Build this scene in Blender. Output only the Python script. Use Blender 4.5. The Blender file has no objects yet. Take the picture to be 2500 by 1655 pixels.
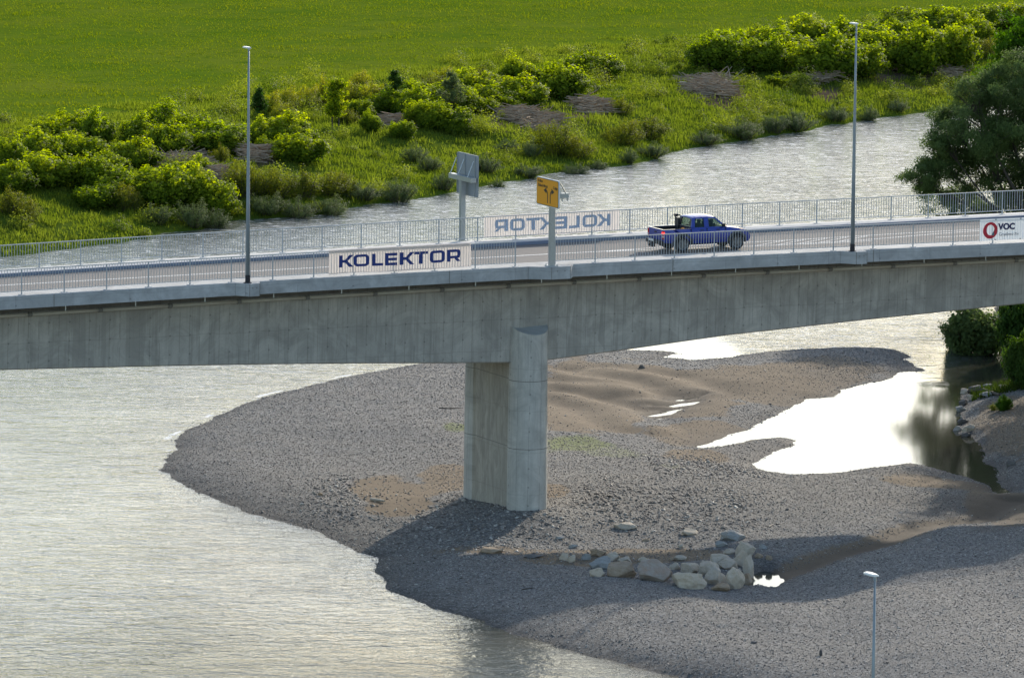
import bpy, bmesh, random
import numpy as np
from math import *
from mathutils import Vector, Matrix
SC = bpy.context.scene
COL = SC.collection
rnd = random.Random(7)
rs = np.random.RandomState(11)

# ------------------------------------------------------------------ camera
F = 15000.0; PC = radians(7.6); ROLL = .0105; H = 50.07
_f = np.array([0, cos(PC), -sin(PC)]); _r0 = np.array([1., 0, 0]); _u0 = np.array([0, sin(PC), cos(PC)])
_rt = _r0*cos(ROLL)+_u0*sin(ROLL); _up = _u0*cos(ROLL)-_r0*sin(ROLL); CAM = np.array([0, 0, H])
cd = bpy.data.cameras.new('camera'); cam = bpy.data.objects.new('camera', cd); COL.objects.link(cam)
cd.lens = F/2500*36; cd.sensor_width = 36; cd.clip_start = 1; cd.clip_end = 9000
cam.matrix_world = Matrix(((_rt[0], _up[0], -_f[0], 0), (_rt[1], _up[1], -_f[1], 0), (_rt[2], _up[2], -_f[2], H), (0, 0, 0, 1)))
SC.camera = cam
# ------------------------------------------------------------------ light
SUN_EL = radians(23); SUN_AZ = radians(22)          # azimuth measured from +Y towards +X
w = bpy.data.worlds.new('World'); SC.world = w; w.use_nodes = True
nt = w.node_tree; bg = nt.nodes['Background']
sky = nt.nodes.new('ShaderNodeTexSky'); sky.sky_type = 'NISHITA'; sky.sun_disc = False
sky.sun_elevation = SUN_EL; sky.sun_rotation = SUN_AZ; sky.air_density = 1.0; sky.dust_density = 1.0; sky.ozone_density = 1.5
tint = nt.nodes.new('ShaderNodeMix'); tint.data_type = 'RGBA'; tint.blend_type = 'MULTIPLY'; tint.inputs[0].default_value = 1; tint.inputs[7].default_value = (1.01, 1.0, .96, 1); nt.links.new(sky.outputs[0], tint.inputs[6]); nt.links.new(tint.outputs[2], bg.inputs[0]); bg.inputs[1].default_value = .135
sl = bpy.data.lights.new('sun', 'SUN'); sl.energy = 2.45; sl.angle = radians(.8); sl.color = (1, .91, .77)
sun = bpy.data.objects.new('sun', sl); COL.objects.link(sun)
sd = Vector((sin(SUN_AZ)*cos(SUN_EL), cos(SUN_AZ)*cos(SUN_EL), sin(SUN_EL)))
sun.rotation_euler = sd.to_track_quat('Z', 'Y').to_euler(); sun.location = sd*200
SC.view_settings.view_transform = 'Standard'; SC.view_settings.look = 'None'
SC.view_settings.exposure = 0.86; SC.view_settings.gamma = 1
SC.render.engine = 'CYCLES'

# ------------------------------------------------------------------ geometry helpers
def ray(x, y): return _f+_rt*(x-1250)/F+_up*(827.5-y)/F
def z0(x, y, z=0.):
    d = ray(x, y); k = (z-H)/d[2]; q = CAM+d*k; return q[0], q[1]
AB = radians(25); U = np.array([cos(AB), sin(AB), 0]); N = np.array([-sin(AB), cos(AB), 0]); P0 = np.array([0, 300., 0])
def B(s, t, z): return tuple(P0+U*s+N*t+np.array([0, 0, z]))
def onplane(x, y, t):
    d = ray(x, y); P = P0+N*t; k = ((P-CAM)@N)/(d@N); q = CAM+d*k
    return (q-P0)@U, q[2]
def zn(s):
    if s < 20.5: return -1.587e-4*s*s+6.491e-3*s+13.633
    return 13.70-.0002*(s-20.5)
def dz(s): return max(-.16, min(.2, -.11+(s+17)/45*.26))
def zd(s, t): return zn(s)+t/10.1*dz(s)
def ondeck(x, y, off=0.):
    t = 3.
    d = ray(x, y)
    lo, hi = -1.5, 12.
    for i in range(40):
        m = (lo+hi)/2; s, z = onplane(x, y, m)
        if z > zd(s, m)+off: lo = m
        else: hi = m
    s, z = onplane(x, y, lo); return s, lo

def prop(o, label=None, cat=None, group=None, kind=None):
    if label: o['label'] = label
    if cat: o['category'] = cat
    if group: o['group'] = group
    if kind: o['kind'] = kind
    return o
class MB:
    def __init__(s): s.v = []; s.f = []; s.m = []; s.uv = None
    def add(s, vs, fs, mi=0):
        b = len(s.v); s.v += [tuple(p) for p in vs]; s.f += [tuple(b+i for i in q) for q in fs]; s.m += [mi]*len(fs)
    def hexa(s, p, mi=0):      # 8 points: bottom 4, top 4
        s.add(p, [(3, 2, 1, 0), (4, 5, 6, 7), (0, 1, 5, 4), (1, 2, 6, 5), (2, 3, 7, 6), (3, 0, 4, 7)], mi)
    def box(s, c, d, mi=0):
        x, y, z = c; a, b, e = d[0]/2, d[1]/2, d[2]/2
        s.hexa([(x-a, y-b, z-e), (x+a, y-b, z-e), (x+a, y+b, z-e), (x-a, y+b, z-e), (x-a, y-b, z+e), (x+a, y-b, z+e), (x+a, y+b, z+e), (x-a, y+b, z+e)], mi)
    def tube(s, pts, rad, n=8, mi=0, caps=True):
        pts = [Vector(p) for p in pts]; rad = rad if isinstance(rad, (list, tuple)) else [rad]*len(pts)
        b = len(s.v); ref = None
        for i, p in enumerate(pts):
            t = (pts[min(i+1, len(pts)-1)]-pts[max(i-1, 0)]).normalized()
            if ref is None: ref = Vector((0, 0, 1)) if abs(t.z) < .9 else Vector((1, 0, 0))
            a = t.cross(ref).normalized(); c = a.cross(t).normalized()
            for k in range(n):
                g = 2*pi*k/n; s.v.append(tuple(p+(a*cos(g)+c*sin(g))*rad[i]))
        for i in range(len(pts)-1):
            for k in range(n):
                q = (k+1) % n; s.f.append((b+i*n+k, b+i*n+q, b+(i+1)*n+q, b+(i+1)*n+k)); s.m.append(mi)
        if caps:
            s.f.append(tuple(b+k for k in range(n))[::-1]); s.f.append(tuple(b+(len(pts)-1)*n+k for k in range(n))); s.m += [mi, mi]
    def prism(s, poly, d, mi=0):   # poly 3d points, extrude by vector d
        n = len(poly); b = [tuple(p) for p in poly]; t = [tuple(np.array(p)+np.array(d)) for p in poly]
        s.add(b+t, [tuple(range(n))[::-1], tuple(range(n, 2*n))]+[(i, (i+1) % n, n+(i+1) % n, n+i) for i in range(n)], mi)
    def build(s, name, mats, parent=None, smooth=False, bevel=0):
        me = bpy.data.meshes.new(name); me.from_pydata(s.v, [], s.f); me.validate()
        mats = mats if isinstance(mats, (list, tuple)) else [mats]
        for m in mats: me.materials.append(m)
        if len(mats) > 1 and len(me.polygons) == len(s.m): me.polygons.foreach_set('material_index', s.m)
        bm = bmesh.new(); bm.from_mesh(me); bmesh.ops.recalc_face_normals(bm, faces=bm.faces[:])
        if bevel: bmesh.ops.bevel(bm, geom=[e for e in bm.edges if len(e.link_faces) == 2 and e.calc_face_angle(0) > .5], offset=bevel, segments=2, affect='EDGES', clamp_overlap=True)
        bm.to_mesh(me); bm.free()
        if smooth: me.polygons.foreach_set('use_smooth', [True]*len(me.polygons))
        o = bpy.data.objects.new(name, me); COL.objects.link(o); o.parent = parent; return o
def empty(name, loc=(0, 0, 0), rz=0):
    o = bpy.data.objects.new(name, None); COL.objects.link(o); o.location = loc; o.rotation_euler = (0, 0, rz); o.empty_display_size = .3; return o
def npmesh(name, V, Fq, mats, parent=None, smooth=False, midx=None, attrs=None, col=True):
    me = bpy.data.meshes.new(name); V = np.asarray(V, np.float32); Fq = np.asarray(Fq, np.int32)
    k = Fq.shape[1]; me.vertices.add(len(V)); me.vertices.foreach_set('co', V.ravel())
    me.loops.add(Fq.size); me.loops.foreach_set('vertex_index', Fq.ravel())
    me.polygons.add(len(Fq)); me.polygons.foreach_set('loop_start', np.arange(0, Fq.size, k, dtype=np.int32))
    for m in (mats if isinstance(mats, (list, tuple)) else [mats]): me.materials.append(m)
    if midx is not None: me.polygons.foreach_set('material_index', np.asarray(midx, np.int32))
    if smooth: me.polygons.foreach_set('use_smooth', np.ones(len(Fq), bool))
    me.update(calc_edges=True)
    for an, av in (attrs or {}).items():
        a = me.attributes.new(an, 'FLOAT', 'POINT'); a.data.foreach_set('value', np.asarray(av, np.float32))
    o = bpy.data.objects.new(name, me)
    if col: COL.objects.link(o)
    o.parent = parent; return o

# ------------------------------------------------------------------ materials
class NT:
    def __init__(s, name):
        s.m = bpy.data.materials.new(name); s.m.use_nodes = True; s.t = s.m.node_tree; s.p = s.t.nodes['Principled BSDF']; s.out = s.t.nodes['Material Output']
    def n(s, typ, **k):
        o = s.t.nodes.new(typ)
        for a, b in k.items(): setattr(o, a, b)
        return o
    def l(s, a, b): s.t.links.new(a, b)
    def setv(s, sock, v):
        if isinstance(v, bpy.types.NodeSocket): s.l(v, sock)
        elif isinstance(v, tuple) and len(v) == 3 and sock.type == 'RGBA': sock.default_value = (*v, 1)
        else: sock.default_value = v
    def coord(s, kind='Object', scale=(1, 1, 1), rot=(0, 0, 0)):
        t = s.n('ShaderNodeTexCoord'); m = s.n('ShaderNodeMapping'); s.l(t.outputs[kind], m.inputs[0]); m.inputs['Scale'].default_value = scale; m.inputs['Rotation'].default_value = rot; return m.outputs[0]
    def noise(s, co, scale, detail=3, rough=.55, out='Fac', dist=0):
        o = s.n('ShaderNodeTexNoise'); s.l(co, o.inputs['Vector']); o.inputs['Scale'].default_value = scale; o.inputs['Detail'].default_value = detail; o.inputs['Roughness'].default_value = rough; o.inputs['Distortion'].default_value = dist; return o.outputs[out]
    def vor(s, co, scale, out='Color', feat='F1'):
        o = s.n('ShaderNodeTexVoronoi'); o.feature = feat; s.l(co, o.inputs['Vector']); o.inputs['Scale'].default_value = scale; return o.outputs[out]
    def mix(s, fac, a, b, bt='MIX'):
        o = s.n('ShaderNodeMix', data_type='RGBA', blend_type=bt); s.setv(o.inputs[0], fac); s.setv(o.inputs[6], a); s.setv(o.inputs[7], b); return o.outputs[2]
    def ramp(s, v, stops):
        o = s.n('ShaderNodeValToRGB'); s.l(v, o.inputs[0]); e = o.color_ramp.elements
        while len(e) < len(stops): e.new(.5)
        for i, (p, c) in enumerate(stops):
            e[i].position = p; e[i].color = (*c, 1) if isinstance(c, tuple) else (c, c, c, 1)
        return o.outputs[0]
    def math(s, op, a, b=0., c=0.):
        o = s.n('ShaderNodeMath', operation=op); s.setv(o.inputs[0], a); s.setv(o.inputs[1], b)
        if op in('MULTIPLY_ADD',): s.setv(o.inputs[2], c)
        return o.outputs[0]
    def attr(s, name): o = s.n('ShaderNodeAttribute'); o.attribute_name = name; return o.outputs['Fac']
    def sep(s, v): o = s.n('ShaderNodeSeparateXYZ'); s.l(v, o.inputs[0]); return o.outputs
    def bump(s, h, strength, dist=.02, normal=None):
        o = s.n('ShaderNodeBump'); s.l(h, o.inputs['Height']); s.setv(o.inputs['Strength'], strength); o.inputs['Distance'].default_value = dist
        if normal: s.l(normal, o.inputs['Normal'])
        s.l(o.outputs[0], s.p.inputs['Normal']); return o.outputs[0]
    def base(s, c, rough=.6, metal=0., spec=None):
        s.setv(s.p.inputs['Base Color'], c); s.setv(s.p.inputs['Roughness'], rough); s.p.inputs['Metallic'].default_value = metal
        if spec is not None: s.p.inputs['Specular IOR Level'].default_value = spec
        return s
def simple(name, c, rough=.5, metal=0., var=.12, sc=6., spec=None):
    m = NT(name); co = m.coord(); v = m.noise(co, sc, 4); a = tuple(x*(1-var) for x in c); b = tuple(min(1, x*(1+var)) for x in c)
    m.base(m.mix(v, a, b), rough, metal, spec); return m.m
M = {}
M['galv'] = simple('galvanised_steel', (.42, .45, .46), .42, .75, .18, 9)
M['rail'] = simple('railing_paint', (.44, .46, .47), .5, .3, .1, 3)
M['lampgrey'] = simple('lamp_pole_grey', (.27, .31, .33), .45, .3, .1, 3)
M['black'] = simple('black_plastic', (.018, .018, .022), .45)
M['rubber'] = simple('tyre_rubber', (.022, .022, .024), .8)
M['rim'] = simple('wheel_rim', (.17, .18, .19), .4, .6)
M['sleeve'] = simple('black_bitumen', (.012, .012, .018), .6)
M['lampwhite'] = simple('lamp_head_white', (.8, .8, .78), .3)  # white stands for the sky reflected on the head tops
M['signback'] = simple('sign_back_aluminium', (.30, .33, .36), .5, .4, .06)
M['signyellow'] = simple('sign_yellow', (.85, .34, .0), .45, 0, .04)
M['signblack'] = simple('sign_black', (.02, .015, .01), .5)
M['signwhite'] = simple('sign_white', (.75, .75, .72), .5)
M['navy'] = simple('banner_navy_print', (.012, .035, .19), .6)
M['redp'] = simple('banner_red_print', (.55, .02, .04), .6)
M['greyp'] = simple('banner_grey_print', (.12, .18, .20), .6)
M['dnavy'] = simple('banner_dark_print', (.02, .02, .09), .6)
M['lgrey'] = simple('banner_small_print', (.18, .22, .27), .6)
M['bannersolid'] = simple('banner_vinyl_grey', (.52, .57, .62), .5, 0, .05)
M['orange'] = simple('orange_plastic', (.8, .28, .02), .5)
M['asphalt'] = NT('asphalt')
def asph():
    m = M['asphalt']; co = m.coord(); a = m.noise(co, 25, 4, .7); b = m.noise(m.coord(scale=(.06, .9, 1), rot=(0, 0, -AB)), 2., 3)
    c = m.mix(a, (.115, .105, .10), (.19, .175, .165)); c = m.mix(m.math('MULTIPLY', b, .5), c, (.10, .095, .09)); m.base(c, .85); m.bump(a, .5, .01); M['asphalt'] = m.m
asph()
def marking():
    m = NT('road_paint'); co = m.coord(); a = m.noise(co, 9, 4, .7); m.base(m.mix(m.ramp(a, [(.3, 0.), (.6, 1.)]), (.42, .40, .38), (.80, .79, .76)), .7); return m.m
M['mark'] = marking()
def concrete(name, c, panels=None, stain=.35, patches=0.):
    m = NT(name); uvn = m.n('ShaderNodeUVMap'); uvn.uv_map = 'UVMap'; co = m.coord()
    x, y, z = m.sep(uvn.outputs[0]); big = m.ramp(m.noise(uvn.outputs[0], .55, 6, .68, dist=1.2), [(.34, 0.), (.66, 1.)]); fine = m.noise(co, 14, 4, .65)
    col = m.mix(big, tuple(v*.68 for v in c), tuple(min(1, v*1.2) for v in c))
    col = m.mix(m.math('MULTIPLY', fine, .25), col, tuple(v*.6 for v in c))
    # vertical water streaks
    mp = m.n('ShaderNodeMapping'); m.l(uvn.outputs[0], mp.inputs[0]); mp.inputs['Scale'].default_value = (2.6, .16, 1)
    st = m.ramp(m.noise(mp.outputs[0], 1.6, 4, .6), [(.48, 0.), (.75, 1.)])
    col = m.mix(m.math('MULTIPLY', st, stain), col, tuple(v*.5 for v in c))
    h = fine
    if panels:
        pw, ph = panels
        # board tint per panel
        cx = m.math('FLOOR', m.math('DIVIDE', x, pw)); wn = m.n('ShaderNodeTexWhiteNoise', noise_dimensions='2D'); cb = m.n('ShaderNodeCombineXYZ'); m.l(cx, cb.inputs[0])
        m.l(m.math('FLOOR', m.math('DIVIDE', y, ph)), cb.inputs[1]); m.l(cb.outputs[0], wn.inputs[0])
        col = m.mix(m.math('MULTIPLY', wn.outputs[0], .30), col, tuple(v*.66 for v in c))
        nx = m.math('MULTIPLY', m.noise(uvn.outputs[0], 1.3, 3), .05)
        fx = m.math('ABSOLUTE', m.math('SUBTRACT', m.math('FRACT', m.math('DIVIDE', m.math('ADD', x, nx), pw)), .5))
        brk = m.math('GREATER_THAN', m.noise(uvn.outputs[0], .9, 2), .42)
        ln = m.math('MULTIPLY', m.math('GREATER_THAN', fx, .5-.018/pw), brk)
        fy = m.math('ABSOLUTE', m.math('SUBTRACT', m.math('FRACT', m.math('DIVIDE', m.math('ADD', y, m.math('MULTIPLY', m.noise(uvn.outputs[0], .5, 4, .7), .35)), ph)), .5))
        ln2 = m.math('GREATER_THAN', fy, .5-.014/ph)
        ln = m.math('MAXIMUM', ln, m.math('MULTIPLY', ln2, .8))
        col = m.mix(m.math('MULTIPLY', ln, .42), col, tuple(v*.38 for v in c))
        # tie holes
        hx = m.math('SUBTRACT', m.math('FRACT', m.math('DIVIDE', x, pw*2)), .5); hy = m.math('SUBTRACT', m.math('FRACT', m.math('DIVIDE', y, .93)), .5)
        r2 = m.math('ADD', m.math('POWER', m.math('MULTIPLY', hx, pw*2), 2.), m.math('POWER', m.math('MULTIPLY', hy, .93), 2.))
        hole = m.math('LESS_THAN', r2, .0022)
        col = m.mix(m.math('MULTIPLY', hole, .35), col, (.03, .03, .03))
    if patches:
        pt = m.ramp(m.vor(mp.outputs[0], .5, 'Color'), [(.78, 0.), (.80, 1.)])
        col = m.mix(m.math('MULTIPLY', pt, patches), col, tuple(v*.6 for v in c))
    m.base(col, .8); m.bump(h, .3, .01); return m.m
M['beam'] = concrete('edge_beam_concrete', (.45, .455, .45), (2.9, 9.), .2)
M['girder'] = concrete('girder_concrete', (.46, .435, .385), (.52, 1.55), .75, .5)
M['girdertop'] = concrete('shaded_stained_upper_girder', (.185, .17, .15), (.52, 3.), .6)  # dark tone paints the shade under the overhang, along with brown staining
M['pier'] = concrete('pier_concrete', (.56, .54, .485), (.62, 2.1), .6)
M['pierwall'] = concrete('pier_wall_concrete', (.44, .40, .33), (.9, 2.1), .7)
M['cap'] = simple('cap_concrete', (.36, .38, .38), .8, 0, .2, 3)  # darker, cooler grey than the pier below
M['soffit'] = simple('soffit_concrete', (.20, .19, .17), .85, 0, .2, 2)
M['pipe'] = simple('pipe_beige', (.50, .46, .38), .6, 0, .15, 2)
M['kerb'] = simple('kerb_granite', (.20, .23, .30), .8, 0, .15, 5)
M['walk'] = simple('walkway_concrete', (.56, .55, .53), .8, 0, .10, 2)
def leafmat(name, c1, c2, trans=.5, rough=.6, dark=None):
    m = NT(name); oi = m.n('ShaderNodeObjectInfo'); ge = m.n('ShaderNodeNewGeometry')
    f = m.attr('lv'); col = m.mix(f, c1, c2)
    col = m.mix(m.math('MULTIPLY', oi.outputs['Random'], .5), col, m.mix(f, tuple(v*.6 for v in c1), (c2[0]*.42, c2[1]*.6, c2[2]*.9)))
    m.base(col, rough, 0, .0 if 'grass' in name else .08)
    tr = m.n('ShaderNodeBsdfTranslucent'); m.l(m.mix(.35, col, (1., .95, .25), 'MULTIPLY') if False else col, tr.inputs[0])
    hs = m.n('ShaderNodeHueSaturation'); m.l(col, hs.inputs['Color']); hs.inputs['Saturation'].default_value = 1.15; hs.inputs['Value'].default_value = 1.9; m.l(hs.outputs[0], tr.inputs[0])
    mx = m.n('ShaderNodeMixShader'); mx.inputs[0].default_value = trans; m.l(m.p.outputs[0], mx.inputs[1]); m.l(tr.outputs[0], mx.inputs[2]); m.l(mx.outputs[0], m.out.inputs[0]); return m.m
M['leafK'] = leafmat('knotweed_leaf', (.05, .105, .010), (.38, .42, .03), .6)  # dark first tone stands for shade inside the bush, second for lit tops
M['leafY'] = leafmat('yellow_shrub_leaf', (.09, .12, .018), (.22, .215, .03))
M['leafG'] = leafmat('grey_green_leaf', (.075, .11, .04), (.14, .17, .06), .35)
M['leafD'] = leafmat('dark_sapling_leaf', (.035, .08, .015), (.08, .13, .02), .4)
M['leafW'] = leafmat('willow_leaf', (.07, .11, .035), (.15, .19, .06), .45)
M['leafB'] = leafmat('bright_tree_leaf', (.04, .10, .008), (.09, .17, .012), .45)
M['flower'] = leafmat('yellow_flower', (.11, .16, .015), (.42, .38, .03), .4)
M['grassB'] = leafmat('bank_grass', (.085, .13, .016), (.22, .235, .042), .5)
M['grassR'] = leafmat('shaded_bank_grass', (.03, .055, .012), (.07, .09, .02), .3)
M['grassM'] = leafmat('meadow_grass', (.10, .15, .012), (.18, .19, .03), .4)
M['bark'] = simple('bark', (.07, .055, .04), .9, 0, .3, 8)
M['twig'] = simple('dry_stalks', (.36, .27, .18), .9, 0, .5, 1.5)
M['log'] = simple('bleached_wood', (.42, .36, .29), .8, 0, .25, 4)
def rockmat(name, c, c2):
    m = NT(name); co = m.coord(); a = m.noise(co, 3, 6, .65); b = m.noise(co, 14, 5, .7); v = m.vor(co, 5, 'Distance')
    col = m.mix(m.ramp(a, [(.35, 0.), (.7, 1.)]), c, c2); col = m.mix(m.math('MULTIPLY', b, .45), col, tuple(x*.45 for x in c)); oi = m.n('ShaderNodeObjectInfo')
    col = m.mix(m.math('MULTIPLY', oi.outputs['Random'], .3), col, (.30, .28, .25)); m.base(col, .85); m.bump(m.math('ADD', b, m.math('MULTIPLY', v, .5)), .7, .05); return m.m
M['rockA'] = rockmat('limestone', (.56, .45, .33), (.68, .58, .45))
M['rockB'] = rockmat('blue_grey_rock', (.30, .30, .28), (.40, .40, .38))
M['rockC'] = rockmat('ochre_rock', (.34, .23, .13), (.46, .36, .26))
M['rockR'] = rockmat('red_veined_rock', (.44, .38, .32), (.40, .25, .17))
M['rockD'] = rockmat('dark_rock', (.07, .065, .06), (.13, .12, .115))

# ------------------------------------------------------------------ terrain
NEARPX = [(1034, 888), (931, 905), (828, 926), (724, 950), (621, 978), (566, 998), (518, 1022), (466, 1047), (428, 1074), (438, 1095), (407, 1122), (401, 1150), (421, 1167), (483, 1198), (559, 1229), (600, 1248), (711, 1276), (790, 1300), (834, 1329), (880, 1348), (924, 1362), (922, 1389), (940, 1418), (960, 1443), (1009, 1462), (1067, 1486), (1120, 1498), (1161, 1509), (1266, 1551), (1372, 1580), (1477, 1609), (1583, 1634), (1688, 1655), (1900, 1725), (2200, 1850), (2700, 2100), (3600, 2600), (9000, 2900), (9000, 420), (4200, 330), (3300, 360), (2800, 430), (2560, 520), (2470, 610), (2440, 700), (2425, 790), (2432, 850), (2478, 900), (2475, 930), (2468, 944), (2403, 955), (2353, 965), (2350, 998), (2353, 1023), (2342, 1059), (2368, 1066), (2400, 1087), (2414, 1113), (2403, 1127), (2432, 1145), (2439, 1170), (2464, 1204), (2439, 1206), (2403, 1184), (2350, 1163), (2278, 1143), (2224, 1134), (2152, 1140), (2081, 1149), (2009, 1159), (1937, 1161), (1894, 1156), (1851, 1143), (1840, 1131), (1865, 1113), (1901, 1100), (1941, 1087), (1942, 1075), (1919, 1068), (1865, 1070), (1776, 1087), (1709, 1096), (1697, 1089), (1776, 1066), (1829, 1046), (1872, 1023), (1919, 998), (1962, 974), (2027, 969), (2055, 951), (2098, 940), (2177, 922), (2199, 908), (2253, 906), (2231, 890), (2203, 876), (2220, 872), (2188, 854), (2152, 849), (2063, 847), (1973, 852), (1865, 860), (1793, 872), (1728, 876), (1690, 879), (1622, 872), (1640, 863), (1675, 865), (1637, 859), (1519, 856), (1400, 852), (1250, 856), (1150, 870)]
FARPX = [(-6000, 900), (-900, 720), (-400, 660), (0, 629), (143, 613), (287, 594), (400, 574), (463, 564), (510, 556), (574, 540), (682, 531), (850, 511), (915, 500), (1030, 482), (1183, 459), (1297, 434), (1374, 423), (1431, 412), (1481, 408), (1565, 397), (1661, 372), (1803, 345), (1899, 330), (1975, 314), (2071, 299), (2148, 285), (2262, 272), (2492, 245), (2900, 205), (3600, 140), (5200, 0), (9000, -260)]
POOL = [(1828, 1436), (1840, 1401), (1869, 1392), (1900, 1402), (1914, 1419), (1888, 1440), (1844, 1429)]
ST = [[(1642, 978), (1720, 966), (1700, 972), (1660, 980)], [(1590, 996), (1660, 985), (1716, 979), (1690, 990), (1640, 996)], [(1600, 1006), (1660, 998), (1678, 995), (1650, 1005)], [(1570, 1018), (1620, 1008), (1655, 1004), (1640, 1012), (1600, 1018)], [(1594, 1024), (1625, 1019), (1610, 1024)]]
nearP = np.array([z0(*p) for p in NEARPX]); farP = [z0(*p) for p in FARPX]
farP = np.array(farP+[(9000., 9000.), (-9000., 9000.)])
# keep far off-frame points sane
nearP[:, 0] = np.clip(nearP[:, 0], -900, 900)
def sdf(P, X, Y):
    X = X.astype(np.float64); Y = Y.astype(np.float64); D = np.full(X.shape, 1e18); ins = np.zeros(X.shape, bool); n = len(P)
    for i in range(n):
        ax, ay = P[i]; bx, by = P[(i+1) % n]; ex, ey = bx-ax, by-ay; L = ex*ex+ey*ey+1e-12
        t = np.clip(((X-ax)*ex+(Y-ay)*ey)/L, 0, 1); D = np.minimum(D, (X-ax-t*ex)**2+(Y-ay-t*ey)**2)
        c = ((ay > Y) != (by > Y)); 
        if ay != by: ins ^= c & (X < (bx-ax)*(Y-ay)/(by-ay)+ax)
    D = np.sqrt(D); return np.where(ins, D, -D)
def polyd(P, X, Y):
    D = np.full(X.shape, 1e18); T = np.zeros(X.shape)
    for i in range(len(P)-1):
        ax, ay = P[i]; bx, by = P[i+1]; ex, ey = bx-ax, by-ay; L = ex*ex+ey*ey
        t = np.clip(((X-ax)*ex+(Y-ay)*ey)/L, 0, 1); d = (X-ax-t*ex)**2+(Y-ay-t*ey)**2; T = np.where(d < D, i+t, T); D = np.minimum(D, d)
    return np.sqrt(D), T
_tab = rs.rand(256, 256)
def vn(X, Y, s, o=0):          # value noise 0..1, feature size s metres
    x = X/s+o*17.3+1000; y = Y/s+o*9.7+1000; xi = np.floor(x).astype(int); yi = np.floor(y).astype(int); fx = x-xi; fy = y-yi
    fx = fx*fx*(3-2*fx); fy = fy*fy*(3-2*fy); g = lambda a, b: _tab[a & 255, b & 255]
    return (g(xi, yi)*(1-fx)+g(xi+1, yi)*fx)*(1-fy)+(g(xi, yi+1)*(1-fx)+g(xi+1, yi+1)*fx)*fy
def fbm(X, Y, s, o=0, n=4):
    r = 0; a = .5; t = 0
    for i in range(n): r = r+a*vn(X, Y, s, o+i*3); t += a; a *= .55; s /= 2.03
    return r/t
sm = lambda e0, e1, x: (lambda t: t*t*(3-2*t))(np.clip((x-e0)/(e1-e0), 0, 1))
HC = [(1290, 1235, 1.2), (700, 1120, .75), (1000, 1000, .95), (1200, 900, .75), (1500, 900, .5), (1700, 950, .22), (1600, 1000, .15), (2000, 900, .35), (2180, 890, .22), (1500, 1050, .55), (1500, 1170, 1.05), (1750, 1200, .85), (2000, 1250, .65), (2250, 1230, .5), (1620, 1375, .18), (1500, 1360, .3), (1300, 1345, .45), (1100, 1330, .6), (1760, 1380, .3), (1500, 1450, .75), (1700, 1480, .95), (1900, 1480, 1.05), (2200, 1480, 1.2), (2300, 1370, 1.0), (2420, 1240, .5), (1150, 1440, .45), (1800, 1620, 1.1), (2400, 1600, 1.6), (2700, 1300, 2.2), (2600, 1000, 2.0), (2480, 1000, 1.0), (2600, 800, 2.2), (2800, 600, 2.5), (3000, 1600, 3.0), (1870, 1300, .55), (1870, 1448, .12), (1925, 1440, .25), (1825, 1452, .15), (2100, 1300, .55)]
HCw = np.array([(*z0(a, b, c), c) for a, b, c in HC])
trough = np.array([z0(*p) for p in [(1880, 1415), (1940, 1402), (1990, 1387), (2060, 1365), (2130, 1350), (2200, 1328), (2280, 1300), (2400, 1285), (2480, 1230)]])
ridges = [np.array([z0(*p) for p in L]) for L in [[(1470, 925), (1600, 937), (1690, 965)], [(1400, 960), (1530, 975), (1590, 992)], [(1360, 930), (1480, 950), (1560, 968)], [(1370, 985), (1480, 1005), (1570, 1060)]]]
poolP = np.array([z0(*p) for p in POOL]); stP = [np.array([z0(*p) for p in L]) for L in ST]
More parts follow.
